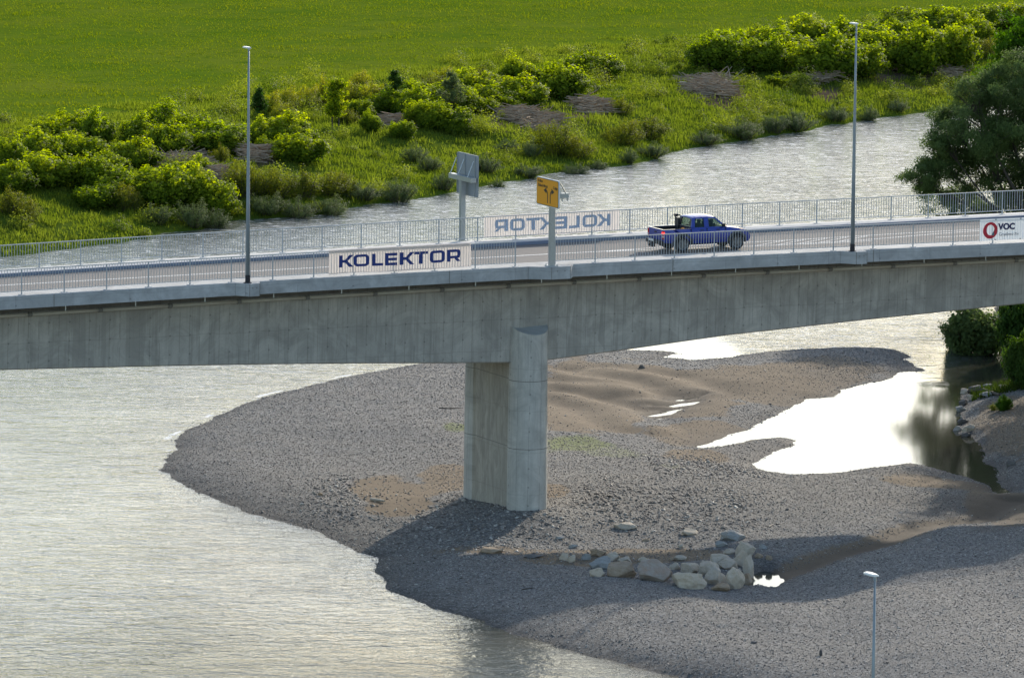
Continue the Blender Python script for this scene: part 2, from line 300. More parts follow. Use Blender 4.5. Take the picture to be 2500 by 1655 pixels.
def terrain(X, Y):
    X = np.atleast_1d(np.asarray(X, float)); Y = np.atleast_1d(np.asarray(Y, float))
    dn = sdf(nearP, X, Y); df = sdf(farP, X, Y)
    dn = dn+(fbm(X, Y, 1.4, 5, 3)-.5)*.7*np.clip(1-np.abs(dn)/6, 0, 1)
    df = df+(fbm(X, Y, 5., 8, 3)-.5)*3.*np.clip(1-np.abs(df)/12, 0, 1)
    W = 0; A = 0
    for x, y, h in HCw:
        wgt = 1/(((X-x)**2+((Y-y)*.45)**2)+1.5)**1.6; W = W+wgt; A = A+wgt*h
    hm = A/W
    zb = hm*(1-np.exp(-np.maximum(dn, 0)/2.6))+.012*np.maximum(dn, 0)/(1+np.maximum(dn, 0))
    zb = zb+(fbm(X, Y, 5, 1)-.5)*.28*sm(.5, 5, dn)+(fbm(X, Y, .8, 2, 3)-.5)*.025*sm(.2, 1.5, dn)
    dt, T = polyd(trough, X, Y)
    zb = zb-(.38*np.exp(-(dt/1.1)**2))*sm(.5, 3, dn)
    for L in ridges:
        d, T = polyd(L, X, Y); side = 1; zb = zb+.16*np.exp(-(d/1.3)**2)-.12*np.exp(-((d-2.2)/1.)**2)
    zb = np.where(dn > 0, np.maximum(zb, .015+.03*np.clip(dn, 0, 1)), -np.minimum(.12*(-dn), 1.6))
    for Pp, k in [(poolP, .35)]+[(q, .35) for q in stP]:
        dp = -sdf(Pp, X, Y); zb = np.where(dn > 0, np.where(dp > 0, np.minimum(zb, .02+zb*(1-np.exp(-dp/k))), np.maximum(-.25*(-dp)-.02, -.3)), zb)
    # near embankment towards the viewer
    zb = zb+np.where(dn > 0, 6.6*sm(232, 192, Y), 0)
    zb = np.where(dn > 0, zb+3.*sm(38, 70, X-np.clip((Y-300)*.05, 0, 9)), zb)
    # far bank
    e = np.maximum(df, 0)
    zf = 1.0*(1-np.exp(-e/2.5))+1.1*sm(4, 15, e+(fbm(X, Y, 12, 4)-.5)*10)+.9*sm(16, 34, e+(fbm(X, Y, 16, 6)-.5)*12)
    zf = zf+(fbm(X, Y, 7, 3)-.5)*.7*sm(1, 8, e)*(1-sm(30, 42, e))+(fbm(X, Y, 1.8, 7, 3)-.5)*.25*sm(1, 4, e)*(1-sm(32, 42, e))+(fbm(X, Y, 60, 9)-.5)*1.0*sm(36, 80, e)
    zf = np.where(df > 0, zf+.02, -np.minimum(.2*(-df), 1.6))
    return np.where(df > -1e-9, zf, np.where(dn > 0, zb, np.maximum(zf, zb))), dn, df
def hit(x, y):
    """first point where the sight line through a photo pixel meets the terrain"""
    d = ray(x, y); k = np.linspace(262, 642, 620)/d[1]; P = CAM+np.outer(k, d); z, _, _ = terrain(P[:, 0], P[:, 1])
    i = np.argmax(P[:, 2] < np.maximum(z, 0)); 
    if i == 0: return tuple(P[-1])
    a, b = k[i-1], k[i]; kk = np.linspace(a, b, 21); Q = CAM+np.outer(kk, d); z, _, _ = terrain(Q[:, 0], Q[:, 1]); j = np.argmax(Q[:, 2] < np.maximum(z, 0)); return Q[j][0], Q[j][1], float(max(z[j], 0))
def ground(x, y): return float(terrain(x, y)[0][0])
def frange(a, b, s): return list(np.arange(a, b, s))
xs = [-4200, -2400, -1300, -700, -400, -260, -180]+frange(-130, -62, 4)+frange(-62, -33, 1)+frange(-33, 42, .25)+frange(42, 64, 1)+frange(64, 130, 4)+[130, 180, 260, 400, 700, 1300, 2400, 4200]
ys = [-600, -300, -100, 0, 60, 100, 130]+frange(150, 244, 4)+frange(244, 360, .3)+frange(360, 470, .55)+frange(470, 680, 1.)+frange(680, 760, 4)+[770, 820, 900, 1050, 1300, 1700, 2400, 3600, 6500]
xs = np.array(xs); ys = np.array(ys); GX, GY = np.meshgrid(xs, ys); shp = GX.shape
TZ, TDN, TDF = terrain(GX.ravel(), GY.ravel())
def px_of(X, Y, Z):
    d0 = X-CAM[0]; d1 = Y-CAM[1]; d2 = Z-CAM[2]; ww = d0*_f[0]+d1*_f[1]+d2*_f[2]; ww = np.where(np.abs(ww) < 1, 1, ww)
    return 1250+F*(d0*_rt[0]+d1*_rt[1]+d2*_rt[2])/ww, 827.5-F*(d0*_up[0]+d1*_up[1]+d2*_up[2])/ww
def blobs(X, Y, L):             # soft region mask: ellipses given by photo position and size, laid on the ground
    r = np.zeros(X.shape)
    for x, y, a, b, s in L:
        cx, cy = z0(x, y, .5); ax = a/50.; by = b/7.6
        r = np.maximum(r, s*(1-sm(.55, 1.25, np.sqrt(((X-cx)/ax)**2+((Y-cy)/by)**2)+(fbm(X, Y, 3., 12, 4)-.5)*.9)))
    return r
FX, FY = GX.ravel(), GY.ravel()
sand = blobs(FX, FY, [(1500, 940, 300, 100, 1), (1440, 1010, 190, 60, 1), (1680, 950, 200, 80, 1), (1830, 930, 280, 60, .9), (1980, 905, 200, 45, .8), (1720, 1040, 170, 45, .9), (2050, 880, 190, 40, .6), (960, 1215, 110, 50, .95), (1090, 1180, 90, 40, .9), (1700, 1110, 130, 25, .8), (1650, 1050, 110, 40, .7), (1340, 1225, 60, 25, .9), (1600, 1345, 190, 16, .9), (1420, 1365, 150, 14, .8), (2300, 1170, 210, 22, .8), (2450, 1230, 110, 60, 1), (2480, 1050, 130, 90, .9), (1250, 1345, 260, 12, .6)])
dt, T = polyd(trough, FX, FY); sand = np.maximum(sand, .95*np.exp(-(dt/1.5)**2)); sand = np.maximum(sand, .8*sm(30, 38, FX)*(FY < 430))
moss = blobs(FX, FY, [(1400, 1085, 110, 30, 1), (1500, 1110, 110, 28, .7), (1110, 1060, 40, 16, .9), (1640, 1155, 60, 12, .6), (1330, 1100, 60, 34, .7)])
wet_shade = np.exp(-np.maximum(TDN, 0)/1.1)*(TDN > -1)
for q in [poolP]+stP: wet_shade = np.maximum(wet_shade, np.exp(-np.maximum(-sdf(q, FX, FY), 0)/1.0))
wet_shade = np.maximum(wet_shade, blobs(FX, FY, [(2400, 1235, 230, 40, .9), (2250, 1150, 200, 14, .7), (2440, 1290, 90, 30, .8), (2180, 880, 80, 25, .8), (2050, 905, 150, 22, .6)])); wet_shade = np.maximum(wet_shade, .8*np.exp(-(dt/.9)**2))  # right-bank blobs put shade into the ground colour; trough and shore are wet
coarse = blobs(FX, FY, [(1150, 1290, 330, 60, 1), (1600, 1260, 300, 60, 1), (850, 1230, 150, 60, .8), (1700, 1150, 200, 40, .8)])
brush = np.zeros(FX.shape)
PILES = [(1270, 288, 95, 22), (1750, 215, 80, 28), (440, 400, 55, 18), (620, 388, 40, 12), (950, 305, 40, 14), (520, 440, 45, 14), (1440, 268, 60, 14), (2010, 203, 60, 10), (2230, 170, 140, 20), (2330, 110, 50, 25)]
for x, y, a, b in PILES:
    c = z0(x, y, 2.2); k = 31; r = np.sqrt(((FX-c[0])/(a/k))**2+((FY-c[1])/(b/3.4))**2)+(fbm(FX, FY, 3, 14)-.5)*2.; brush = np.maximum(brush, 1-sm(.6, 1.5, r))
def groundmat(name):
    m = NT(name); co = m.coord(); v1 = m.vor(co, 9, 'Color'); v2 = m.vor(co, 22, 'Color'); g1 = m.n('ShaderNodeRGBToBW'); m.l(v1, g1.inputs[0]); g2 = m.n('ShaderNodeRGBToBW'); m.l(v2, g2.inputs[0])
    big = m.noise(co, .35, 5, .6); mid = m.noise(co, 2.2, 5, .65)
    gr = m.ramp(m.math('ADD', m.math('MULTIPLY', g1.outputs[0], .55), m.math('MULTIPLY', g2.outputs[0], .45)), [(.22, (.065, .062, .059)), (.42, (.15, .142, .133)), (.62, (.235, .224, .21)), (.8, (.40, .385, .36))])
    gr = m.mix(m.math('MULTIPLY', big, .45), gr, (.16, .148, .125))
    sa = m.mix(mid, (.165, .122, .078), (.265, .205, .138)); sa = m.mix(m.math('MULTIPLY', g2.outputs[0], .35), sa, (.10, .08, .065))
    sm_ = m.ramp(m.math('ADD', m.attr('sand'), m.math('MULTIPLY', m.math('SUBTRACT', mid, .5), .8)), [(.42, 0.), (.62, 1.)])
    c = m.mix(sm_, gr, sa)
    mo = m.ramp(m.math('ADD', m.attr('moss'), m.math('MULTIPLY', m.math('SUBTRACT', m.noise(co, 3.5, 5, .7), .5), 1.6)), [(.5, 0.), (.95, 1.)])
    c = m.mix(m.math('MULTIPLY', mo, .75), c, (.15, .18, .04))
    c = m.mix(m.math('MULTIPLY', m.attr('wet_shade'), .65), c, (.045, .04, .036))
    m.base(c, m.math('SUBTRACT', .9, m.math('MULTIPLY', m.attr('wet_shade'), .12)), 0, .12); m.bump(m.math('ADD', g1.outputs[0], m.math('MULTIPLY', g2.outputs[0], .5)), .5, .03); return m.m
def soilmat():
    m = NT('bank_soil'); co = m.coord(); a = m.noise(co, .5, 6, .7); b = m.noise(co, 5, 4, .7)
    g = m.mix(m.ramp(a, [(.35, 0.), (.65, 1.)]), (.07, .115, .012), (.13, .17, .02)); g = m.mix(m.math('MULTIPLY', b, .5), g, (.03, .05, .012))
    c = m.mix(m.attr('brush'), g, m.mix(m.noise(m.coord(scale=(.5, 1, 1)), 4, 5, .75), (.035, .026, .018), (.20, .15, .10))); m.base(c, .95, 0, 0.); m.bump(b, .8, .1); return m.m
def meadowmat():
    m = NT('meadow_turf'); co = m.coord(); a = m.noise(co, .06, 7, .72); b = m.noise(co, .45, 6, .75); d = m.noise(co, 3.5, 4, .8)
    c = m.mix(m.ramp(a, [(.35, 0.), (.65, 1.)]), (.078, .142, .010), (.140, .178, .018)); c = m.mix(m.ramp(b, [(.52, 0.), (.68, 1.)]), c, (.05, .105, .008)); c = m.mix(m.math('MULTIPLY', d, .3), c, (.12, .15, .012)); m.base(c, .95, 0, 0.); m.bump(b, .3, .1); return m.m
M['gravel'] = groundmat('gravel_and_sand'); M['soil'] = soilmat(); M['meadow'] = meadowmat()
ny, nx = shp; idx = np.arange(ny*nx).reshape(ny, nx)
quads = np.stack([idx[:-1, :-1], idx[:-1, 1:], idx[1:, 1:], idx[1:, :-1]], -1).reshape(-1, 4)
V = np.stack([FX, FY, TZ], -1); qc = quads[:, 0]; fd = TDF[quads].mean(1)
sel_m = fd+(fbm(FX[qc], FY[qc], 8, 41)-.5)*4 > 38; gy_ = FY[qc]; gx_ = FX[qc]; sel_b = ((fd > -4) | ((TDN[quads].mean(1) > .4) & (gy_ > 350+(fbm(gx_, gy_, 4, 44)-.5)*6) & (gx_ > 25) & (gy_ < 420))) & ~sel_m; sel_g = ~(sel_m | sel_b)
def sub(name, sel, mat, attrs):
    q = quads[sel]; uq, inv = np.unique(q, return_inverse=True); o = npmesh(name, V[uq], inv.reshape(q.shape), mat, None, True, None, {k: a[uq] for k, a in attrs.items()}); prop(o, kind='structure'); return o
sub('gravel_bar', sel_g, M['gravel'], dict(sand=sand, moss=moss, wet_shade=wet_shade))
sub('river_bank', sel_b, M['soil'], dict(brush=brush))
sub('meadow', sel_m, M['meadow'], dict())

# ------------------------------------------------------------------ water
calmP = np.array([z0(*p) for p in [(1660, 1080), (1800, 1000), (2000, 940), (2200, 900), (2260, 895), (2300, 930), (2350, 850), (2520, 850), (2520, 1250), (1700, 1250)]])
wx = np.array([-4200, -1500, -500, -200, -100]+frange(-60, -26, .5)+frange(-26, 30, .25)+frange(30, 60, .5)+[70, 100, 200, 500, 1500, 4200]); wy = np.array([-600, 0, 100, 180]+frange(230, 360, .4)+frange(360, 620, .8)+[640, 700, 900, 1500, 3500, 6500])
WX, WY = np.meshgrid(wx, wy); wX, wY = WX.ravel(), WY.ravel(); calm = sm(-6, 3, sdf(calmP, wX, wY)); 
for q in [poolP]+stP: calm = np.maximum(calm, sm(-3, 0, sdf(q, wX, wY)))
cxy = [z0(*p) for p in [(1670, 871), (1600, 990)]]
for c in cxy: calm = np.maximum(calm, 1-sm(2.5, 5, np.hypot(wX-c[0], (wY-c[1])*.3)))
wdn, wdf = sdf(nearP, wX, wY), sdf(farP, wX, wY)
west, _ = polyd(np.array([z0(*p) for p in NEARPX[:14]]), wX, wY)
foam = np.exp(-(np.abs(west-.25-.5*fbm(wX, wY, 1.5, 33))/.26)**2)*sm(z0(600, 1260)[1], z0(600, 1180)[1], wY)*sm(.38, .7, fbm(wX, wY, 1.6, 31, 4))*.8
shal = np.exp(-np.abs(np.minimum(wdn, 0))/2.2)*(1-calm)
rough = fbm(wX, wY, 18, 22); rr = .62+1.1*rough; rr = rr*(1+.35*sm(335, 365, wY))
def watermat():
    m = NT('river_water'); co = m.coord(rot=(0, 0, -.35)); cs = m.coord(scale=(.65, 1, 1), rot=(0, 0, -.25)); calm = m.attr('calm'); amp = m.attr('amp')
    n1 = m.noise(cs, .45, 4, .6, dist=.6); n2 = m.noise(cs, 1.6, 4, .62, dist=.4); n3 = m.noise(cs, 6, 3, .6)
    h = m.math('ADD', m.math('MULTIPLY', n1, .9), m.math('ADD', m.math('MULTIPLY', n2, .46), m.math('MULTIPLY', n3, .13)))
    inv = m.math('SUBTRACT', 1., calm); h = m.math('MULTIPLY', h, m.math('MULTIPLY', inv, amp))
    h = m.math('ADD', h, m.math('MULTIPLY', m.noise(m.coord(scale=(.25, 1.6, 1)), 2.2, 2), .004))
    col = m.mix(m.attr('shal'), (.125, .13, .11), (.10, .085, .055)); col = m.mix(calm, col, (.035, .035, .022)); fo = m.ramp(m.math('ADD', m.attr('foam'), m.math('MULTIPLY', m.math('SUBTRACT', m.noise(co, 5, 4, .7), .5), .7)), [(.45, 0.), (.75, 1.)])
    fl = m.ramp(m.noise(m.coord(scale=(.5, 1.1, 1), rot=(0, 0, -.25)), 1.9, 5, .75, dist=.8), [(.53, 0.), (.66, 1.)]); fo = m.math('MAXIMUM', fo, m.math('MULTIPLY', m.math('MULTIPLY', fl, m.attr('glitter')), .85)); col = m.mix(fo, col, (.8, .8, .78)); m.base(col, m.math('ADD', .06, m.math('MULTIPLY', fo, .5))); m.p.inputs['IOR'].default_value = 1.33  # white flecks paint sun glitter on the far river
    m.bump(h, .55, .28); return m.m
M['water'] = watermat()
wi = np.arange(WX.size).reshape(WX.shape); wq = np.stack([wi[:-1, :-1], wi[:-1, 1:], wi[1:, 1:], wi[1:, :-1]], -1).reshape(-1, 4)
prop(npmesh('river', np.stack([wX, wY, np.zeros(wX.size)], -1), wq, M['water'], None, True, None, dict(calm=calm, foam=foam, glitter=sm(345, 375, wY)*(1-calm), shal=shal, amp=rr)), kind='structure')
# ------------------------------------------------------------------ bridge
S0, S1 = -75., 60.
def kt(s): return 8.6+(s+20)/48*.55            # far kerb line
bridge = empty('bridge', B(2.2, 5, 1.0)); prop(bridge, 'long grey concrete road bridge with a deep girder on one tall round nosed pier', 'bridge')
BL = np.array(bridge.location)
def uvmesh(name, rows, mat, parent, closed=False, uvs=None, smooth=False):
    """rows: list of equally long rings (world points). uvs same layout."""
    me = bpy.data.meshes.new(name); k = len(rows[0]); vs = [tuple(np.array(p)-BL) for r in rows for p in r]; fs = []; 
    for i in range(len(rows)-1):
        for j in range(k if closed else k-1): fs.append((i*k+j, i*k+(j+1) % k, (i+1)*k+(j+1) % k, (i+1)*k+j))
    me.from_pydata(vs, [], fs); me.materials.append(mat); uvl = me.uv_layers.new(name='UVMap'); fl = [u for r in uvs for u in r]
    for p in me.polygons:
        for li in p.loop_indices: uvl.data[li].uv = fl[me.loops[li].vertex_index]
    bm = bmesh.new(); bm.from_mesh(me); bmesh.ops.recalc_face_normals(bm, faces=bm.faces[:]); bm.to_mesh(me); bm.free()
    if smooth: me.polygons.foreach_set('use_smooth', [True]*len(me.polygons))
    o = bpy.data.objects.new(name, me); COL.objects.link(o); o.parent = parent; return o
# pads under the lamps and signs: (s start, s flat start, s flat end, s end)
def s_at(x, y, t=-.35): return onplane(x, y, t)[0]
PADS = [[s_at(x, y) for x, y in q] for q in [((575, 700), (598, 700), (622, 698), (634, 697)), ((1290, 655), (1334, 655), (1380, 652), (1399, 650)), ((2052, 617), (2077, 617), (2103, 615), (2109, 614))]]
def prot(s):
    for a, b, c, d in PADS:
        if a <= s <= d: return .62*min(1, (s-a)/(b-a) if s < b else 1, (d-s)/(d-c) if s > c else 1)
    return 0
SS = sorted(set([round(x, 3) for x in np.arange(S0, S1+.01, 1.0)]+[round(v, 3) for p in PADS for v in p]))
FH = .62
rows = []; uv = []
for s in SS:
    p = prot(s); z = zd(s, 0); o = -.35-p
    rows.append([B(s, 1.15, z-.17), B(s, 1.15, z), B(s, o+.02, z), B(s, o, z-.02), B(s, o, z-FH), B(s, o+.3, z-FH), B(s, .6, z-FH)])
    uv.append([(s, 0), (s, .2), (s, 1.6), (s, 0), (s, -FH), (s, -1), (s, -2)])
eb = uvmesh('edge_beam', rows, M['beam'], bridge, False, uv)
# joints cut into the face as dark proud strips
mb = MB()
for x in (132, 1097, 1642, 2131):
    mb = MB(); s = s_at(x, 700); z = zd(s, 0); mb.hexa([tuple(np.array(B(s+a, -.353+b, z+c))-BL) for c in (-FH, -.01) for a, b in ((-.02, 0), (.02, 0), (.02, .05), (-.02, .05))]); mb.build('expansion_joint', M['soffit'], bridge)
mb = MB()
for p in PADS:
    for s in (p[0], p[1], p[2]):
        mb = MB(); z = zd(s, 0); o = -.353-prot(s); mb.hexa([tuple(np.array(B(s+a, o+b, z+c))-BL) for c in (-FH, -.01) for a, b in ((-.012, 0), (.012, 0), (.012, .05), (-.012, .05))]); mb.build('formwork_seam', M['soffit'], eb); mb = MB()
    for q in (.3, .7):
        mb = MB(); s = p[1]+(p[2]-p[1])*q; z = zd(s, 0)-.22; c0 = np.array(B(s, -.975, z))-BL; mb.tube([tuple(c0), tuple(c0+N*.03)], .03, 8); mb.build('anchor_hole', M['soffit'], eb)
rows = []; uv = []
for s in SS:
    z = zd(s, 10.45); rows.append([B(s, kt(s), zd(s, kt(s))-.17), B(s, kt(s), zd(s, kt(s))), B(s, kt(s)+.02, zd(s, kt(s))+.001), B(s, 10.43, z), B(s, 10.45, z-.02), B(s, 10.45, z-FH), B(s, 9.5, z-FH)]); uv.append([(s, q) for q in (0, .2, .22, 1.6, 1.7, 2.3, 3)])
uvmesh('far_edge_beam', rows, M['walk'], bridge, False, uv)
# granite kerb stones: a 2 mm proud face strip on the far kerb and near walkway edge
mb = MB()
for i in range(len(SS)-1):
    a, b = SS[i], SS[i+1]
    pts = []
    for dzv in (-.16, .004):
        for s, o in ((a, 0), (b, 0), (b, .16), (a, .16)): t = kt(s)-.01+o; pts.append(tuple(np.array(B(s, t, zd(s, t)+dzv))-BL))
    mb.hexa(pts)
mb.build('kerb', M['kerb'], bridge)
# deck slab under the road
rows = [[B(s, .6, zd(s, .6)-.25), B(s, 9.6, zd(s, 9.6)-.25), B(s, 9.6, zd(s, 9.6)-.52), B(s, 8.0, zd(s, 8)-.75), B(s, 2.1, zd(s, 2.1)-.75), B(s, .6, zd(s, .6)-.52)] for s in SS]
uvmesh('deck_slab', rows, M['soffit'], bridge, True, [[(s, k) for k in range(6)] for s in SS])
# road surface and paint
def strip(name, line, wd, mat, off, n=None):
    mb = MB(); pr = None
    for (s, t) in line:
        a = B(s, t-wd/2, zd(s, t)+off); b = B(s, t+wd/2, zd(s, t)+off)
        if pr: mb.add([pr[0], a, b, pr[1]], [(0, 1, 2, 3)])
        pr = (a, b)
    return mb.build(name, mat)
mb = MB()
for i in range(len(SS)-1):
    a, b = SS[i], SS[i+1]; mb.add([B(a, 1.15, zd(a, 1.15)-.15), B(b, 1.15, zd(b, 1.15)-.15), B(b, kt(b), zd(b, kt(b))-.15), B(a, kt(a), zd(a, kt(a))-.15)], [(0, 1, 2, 3)])
prop(mb.build('road', M['asphalt']), kind='structure')
RO = -.15
def dline(pts): return [ondeck(x, y, RO) for x, y in pts]
def dens(L, step=1.):
    o = []
    for (a, b), (c, d) in zip(L[:-1], L[1:]):
        n = max(1, int(abs(c-a)/step)); o += [(a+(c-a)*i/n, b+(d-b)*i/n) for i in range(n)]
    return o+[L[-1]]
C0 = dline([(0, 697), (362, 676.5), (800, 652), (1150, 631), (1340, 620.5), (1550, 610)])
C0 = [(S0, C0[0][1])]+C0
L1 = dline([(1480, 613), (1620, 603.5), (1820, 592), (1940, 586), (2077, 577.5), (2230, 568.5), (2392, 560)])+[(S1, 5.6)]
L2 = dline([(1480, 614.5), (1620, 608.5), (1820, 602), (1900, 598.5), (2020, 591.5), (2134, 584), (2284, 571.2), (2392, 563.5)])+[(S1, 5.3)]
L4 = [dline([(1960, 596.5), (2128, 588.2)]), dline([(2284, 579.8), (2420, 573.2)])]
mb = MB()
def addstrip(line, wd):
    pr = None
    for (s, t) in dens(line):
        a = B(s, t-wd/2, zd(s, t)+RO+.004); b = B(s, t+wd/2, zd(s, t)+RO+.004)
        if pr: mb.add([pr[0], a, b, pr[1]], [(0, 1, 2, 3)])
        pr = (a, b)
addstrip(C0, .2); addstrip(L1, .16); addstrip(L2, .16)
for l in L4: addstrip(l, .15)
def tat(L, s):
    for (a, b), (c, d) in zip(L[:-1], L[1:]):
        if a <= s <= c: return b+(d-b)*(s-a)/(c-a)
    return L[0][1]
s = 15.4
while s < 21.5:
    a, b = tat(L2, s)+.1, tat(L1, s+1.1)-.1
    if b-a > .15:
        P = [B(s, a, zd(s, a)+RO+.004), B(s+.2, a, zd(s+.2, a)+RO+.004), B(s+2.5, b, zd(s+2.5, b)+RO+.004), B(s+2.3, b, zd(s+2.3, b)+RO+.004)]; mb.add(P, [(0, 1, 2, 3)])
    s += 1.25
prop(mb.build('road_markings', M['mark']), kind='structure')
# girder: near and far webs from the visible soffit line
BOT = [(0, 904), (359, 895), (660, 890), (850, 888), (1125, 887), (1240, 886), (1337, 880), (1519, 856), (1770, 820), (2110, 782), (2500, 742)]
bs = [onplane(x, y, 2.45) for x, y in BOT]; bs = [(S0-2, bs[0][1]+.45)]+bs+[(S1+2, bs[-1][1]+.75)]
def zbot(s): return float(np.interp(s, [b[0] for b in bs], [b[1] for b in bs]))
SG = sorted(set(list(np.round(np.arange(S0, S1+.01, 1.), 3))+[round(b[0], 3) for b in bs if S0 < b[0] < S1]))
rows = []; uv = []
for s in SG:
    zt = zd(s, 2.3)-1.15; zb = zbot(s); rows.append([B(s, 2.30, zt), B(s, 2.45, zb+.06), B(s, 2.53, zb), B(s, 7.6, zb), B(s, 7.68, zb+.06), B(s, 7.8, zt)])
    uv.append([(s, zt), (s, zb+.06), (s, zb), (s, zb-5), (s, zb), (s, zt)])
uvmesh('box_girder', rows, M['girder'], bridge, True, uv)
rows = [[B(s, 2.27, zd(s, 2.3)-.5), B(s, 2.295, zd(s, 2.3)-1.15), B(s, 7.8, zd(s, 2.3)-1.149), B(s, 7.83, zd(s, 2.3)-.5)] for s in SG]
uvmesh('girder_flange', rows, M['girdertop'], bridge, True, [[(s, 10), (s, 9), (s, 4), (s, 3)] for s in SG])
# drain pipe hung below the cantilever with sockets
zp = lambda s: zd(s, 1.6)-1.2
seg = []
s = S0
k = 0
while s < S1:
    e = s+3.6; mid = (s+e)/2
    pp = MB(); pc = MB(); hang = MB(); pp.tube([tuple(np.array(B(a, 1.75, zp(a)))-BL) for a in (s+.05, mid, e-.02)], .085, 8); pc.tube([tuple(np.array(B(a, 1.75, zp(a)))-BL) for a in (e-.12, e+.08)], .115, 8)
    hang.box(tuple(np.array(B(mid, 1.75, zp(mid)+.22))-BL), (.05, .05, .40)); s = e; k += 1; po = pp.build('drain_pipe', M['pipe'], bridge, True); pc.build('pipe_socket', M['soffit'], po); hang.build('pipe_hanger', M['galv'], po)
# pier: wall with rounded ends
ps, pt0, pt1, pr = onplane(1288.5, 1000, 2.45)[0], 2.45, 7.65, .96
zcap = onplane(1288, 795, 2.0)[1]
def ring(z, g=0., lim=None):
    o = []; ao = degrees(asin(sqrt(pr*pr-.76*.76)/pr))
    for k in range(0, 33):
        a = radians(180-ao+(180+2*ao)*k/32); o.append((ps+cos(a)*(pr+g), pt0+sin(a)*(pr+g), z))
    for k in range(0, 33):
        a = radians(-ao+(180+2*ao)*k/32); o.append((ps+cos(a)*(pr+g), pt1+sin(a)*(pr+g), z))
    return o
rows = []; uv = []
for z, g in ((-1, .05), (1., .05), (3, .04), (5, .03), (7, .015), (9, 0), (zcap-.2, 0)):
    r = ring(z, g); rr_ = []; u_ = []; acc = 0
    for i, p in enumerate(r):
        zz = p[2]
        if i: acc += hypot(p[0]-r[i-1][0], p[1]-r[i-1][1])
        if z > 9: # sloping cap on the nose
            zz = zcap-.42*max(0, (pt0-p[1]))/pr if p[1] < pt0 else zcap
            if p[1] > pt0+.01: zz = zcap
        rr_.append(B(p[0], p[1], zz)); u_.append((acc, z))
    rows.append(rr_); uv.append(u_)
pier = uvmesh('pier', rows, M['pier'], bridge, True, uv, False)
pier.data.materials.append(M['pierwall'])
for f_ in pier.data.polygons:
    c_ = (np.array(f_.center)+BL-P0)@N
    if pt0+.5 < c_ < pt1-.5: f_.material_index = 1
top = rows[-1][:33]; mb = MB(); mb.add([tuple(np.array(p)-BL+np.array((0, 0, .003))) for p in top], [tuple(range(33))]); mb.build('pier_cap', M['cap'], pier)
mb = MB()
for zz in (4.2, 7.6):
    r = [tuple(np.array(B(*p))-BL) for p in ring(zz, .036 if zz < 6 else .014)]; r2 = [tuple(np.array(B(*p))-BL) for p in ring(zz+.035, .036 if zz < 6 else .014)]; n = len(r); mb = MB(); mb.add(r+r2, [(i, (i+1) % n, n+(i+1) % n, n+i) for i in range(n)]); mb.build('construction_joint', M['soffit'], pier)

# ------------------------------------------------------------------ railings
POSTN = [(52.7, 718.7), (156.7, 712.8), (260.2, 706.9), (362.2, 700.7), (463.7, 695.1), (564.6, 689.2), (665.6, 683.8), (765.7, 677.7), (864, 672), (963, 667), (1061, 661.5), (1160, 656.3), (1257.6, 651.3), (1354.7, 645), (1452.7, 639.6), (1549.9, 635), (1646.5, 629.9), (1743.4, 625.5), (1840.3, 621), (1937.3, 616.3), (2034.4, 612), (2131.2, 607.7), (2228.7, 603.3), (2326.3, 598.7), (2423.3, 594.5)]
SN = [onplane(x, y, 0)[0] for x, y in POSTN]; SN = [SN[0]-2.15*k for k in range(8, 0, -1)]+SN+[SN[-1]+2.25*k for k in range(1, 10)]
POSTF = [(95.6, 652.6), (196.7, 646.5), (296.5, 642), (395, 637), (495.4, 632), (593, 626), (689.6, 620.8)]
SF = [onplane(x, y, 10.1)[0] for x, y in POSTF]
q = [(1496-1400)/1., ]
mids = [881.6, 976.1, 1071.2, 1165.7, 1258.9, 1351.9, 1444.7, 1537.1, 1629, 1720.8, 1812, 1903, 1993.6, 2084, 2175.2, 2265.8, 2356.4, 2446.5]
def ats(x, t):
    lo, hi = -60., 60.
    for i in range(40):
        m = (lo+hi)/2; c = B(m, t, zd(m, t)); X_, _ = px_of(*[np.array(v) for v in c])
        if X_ < x: lo = m
        else: hi = m
    return lo
SF += [ats(x, 10.1) for x in [786]+mids]; SF = [SF[0]-2.15*k for k in range(9, 0, -1)]+SF+[SF[-1]+2.25*k for k in range(1, 8)]
RH = 1.24
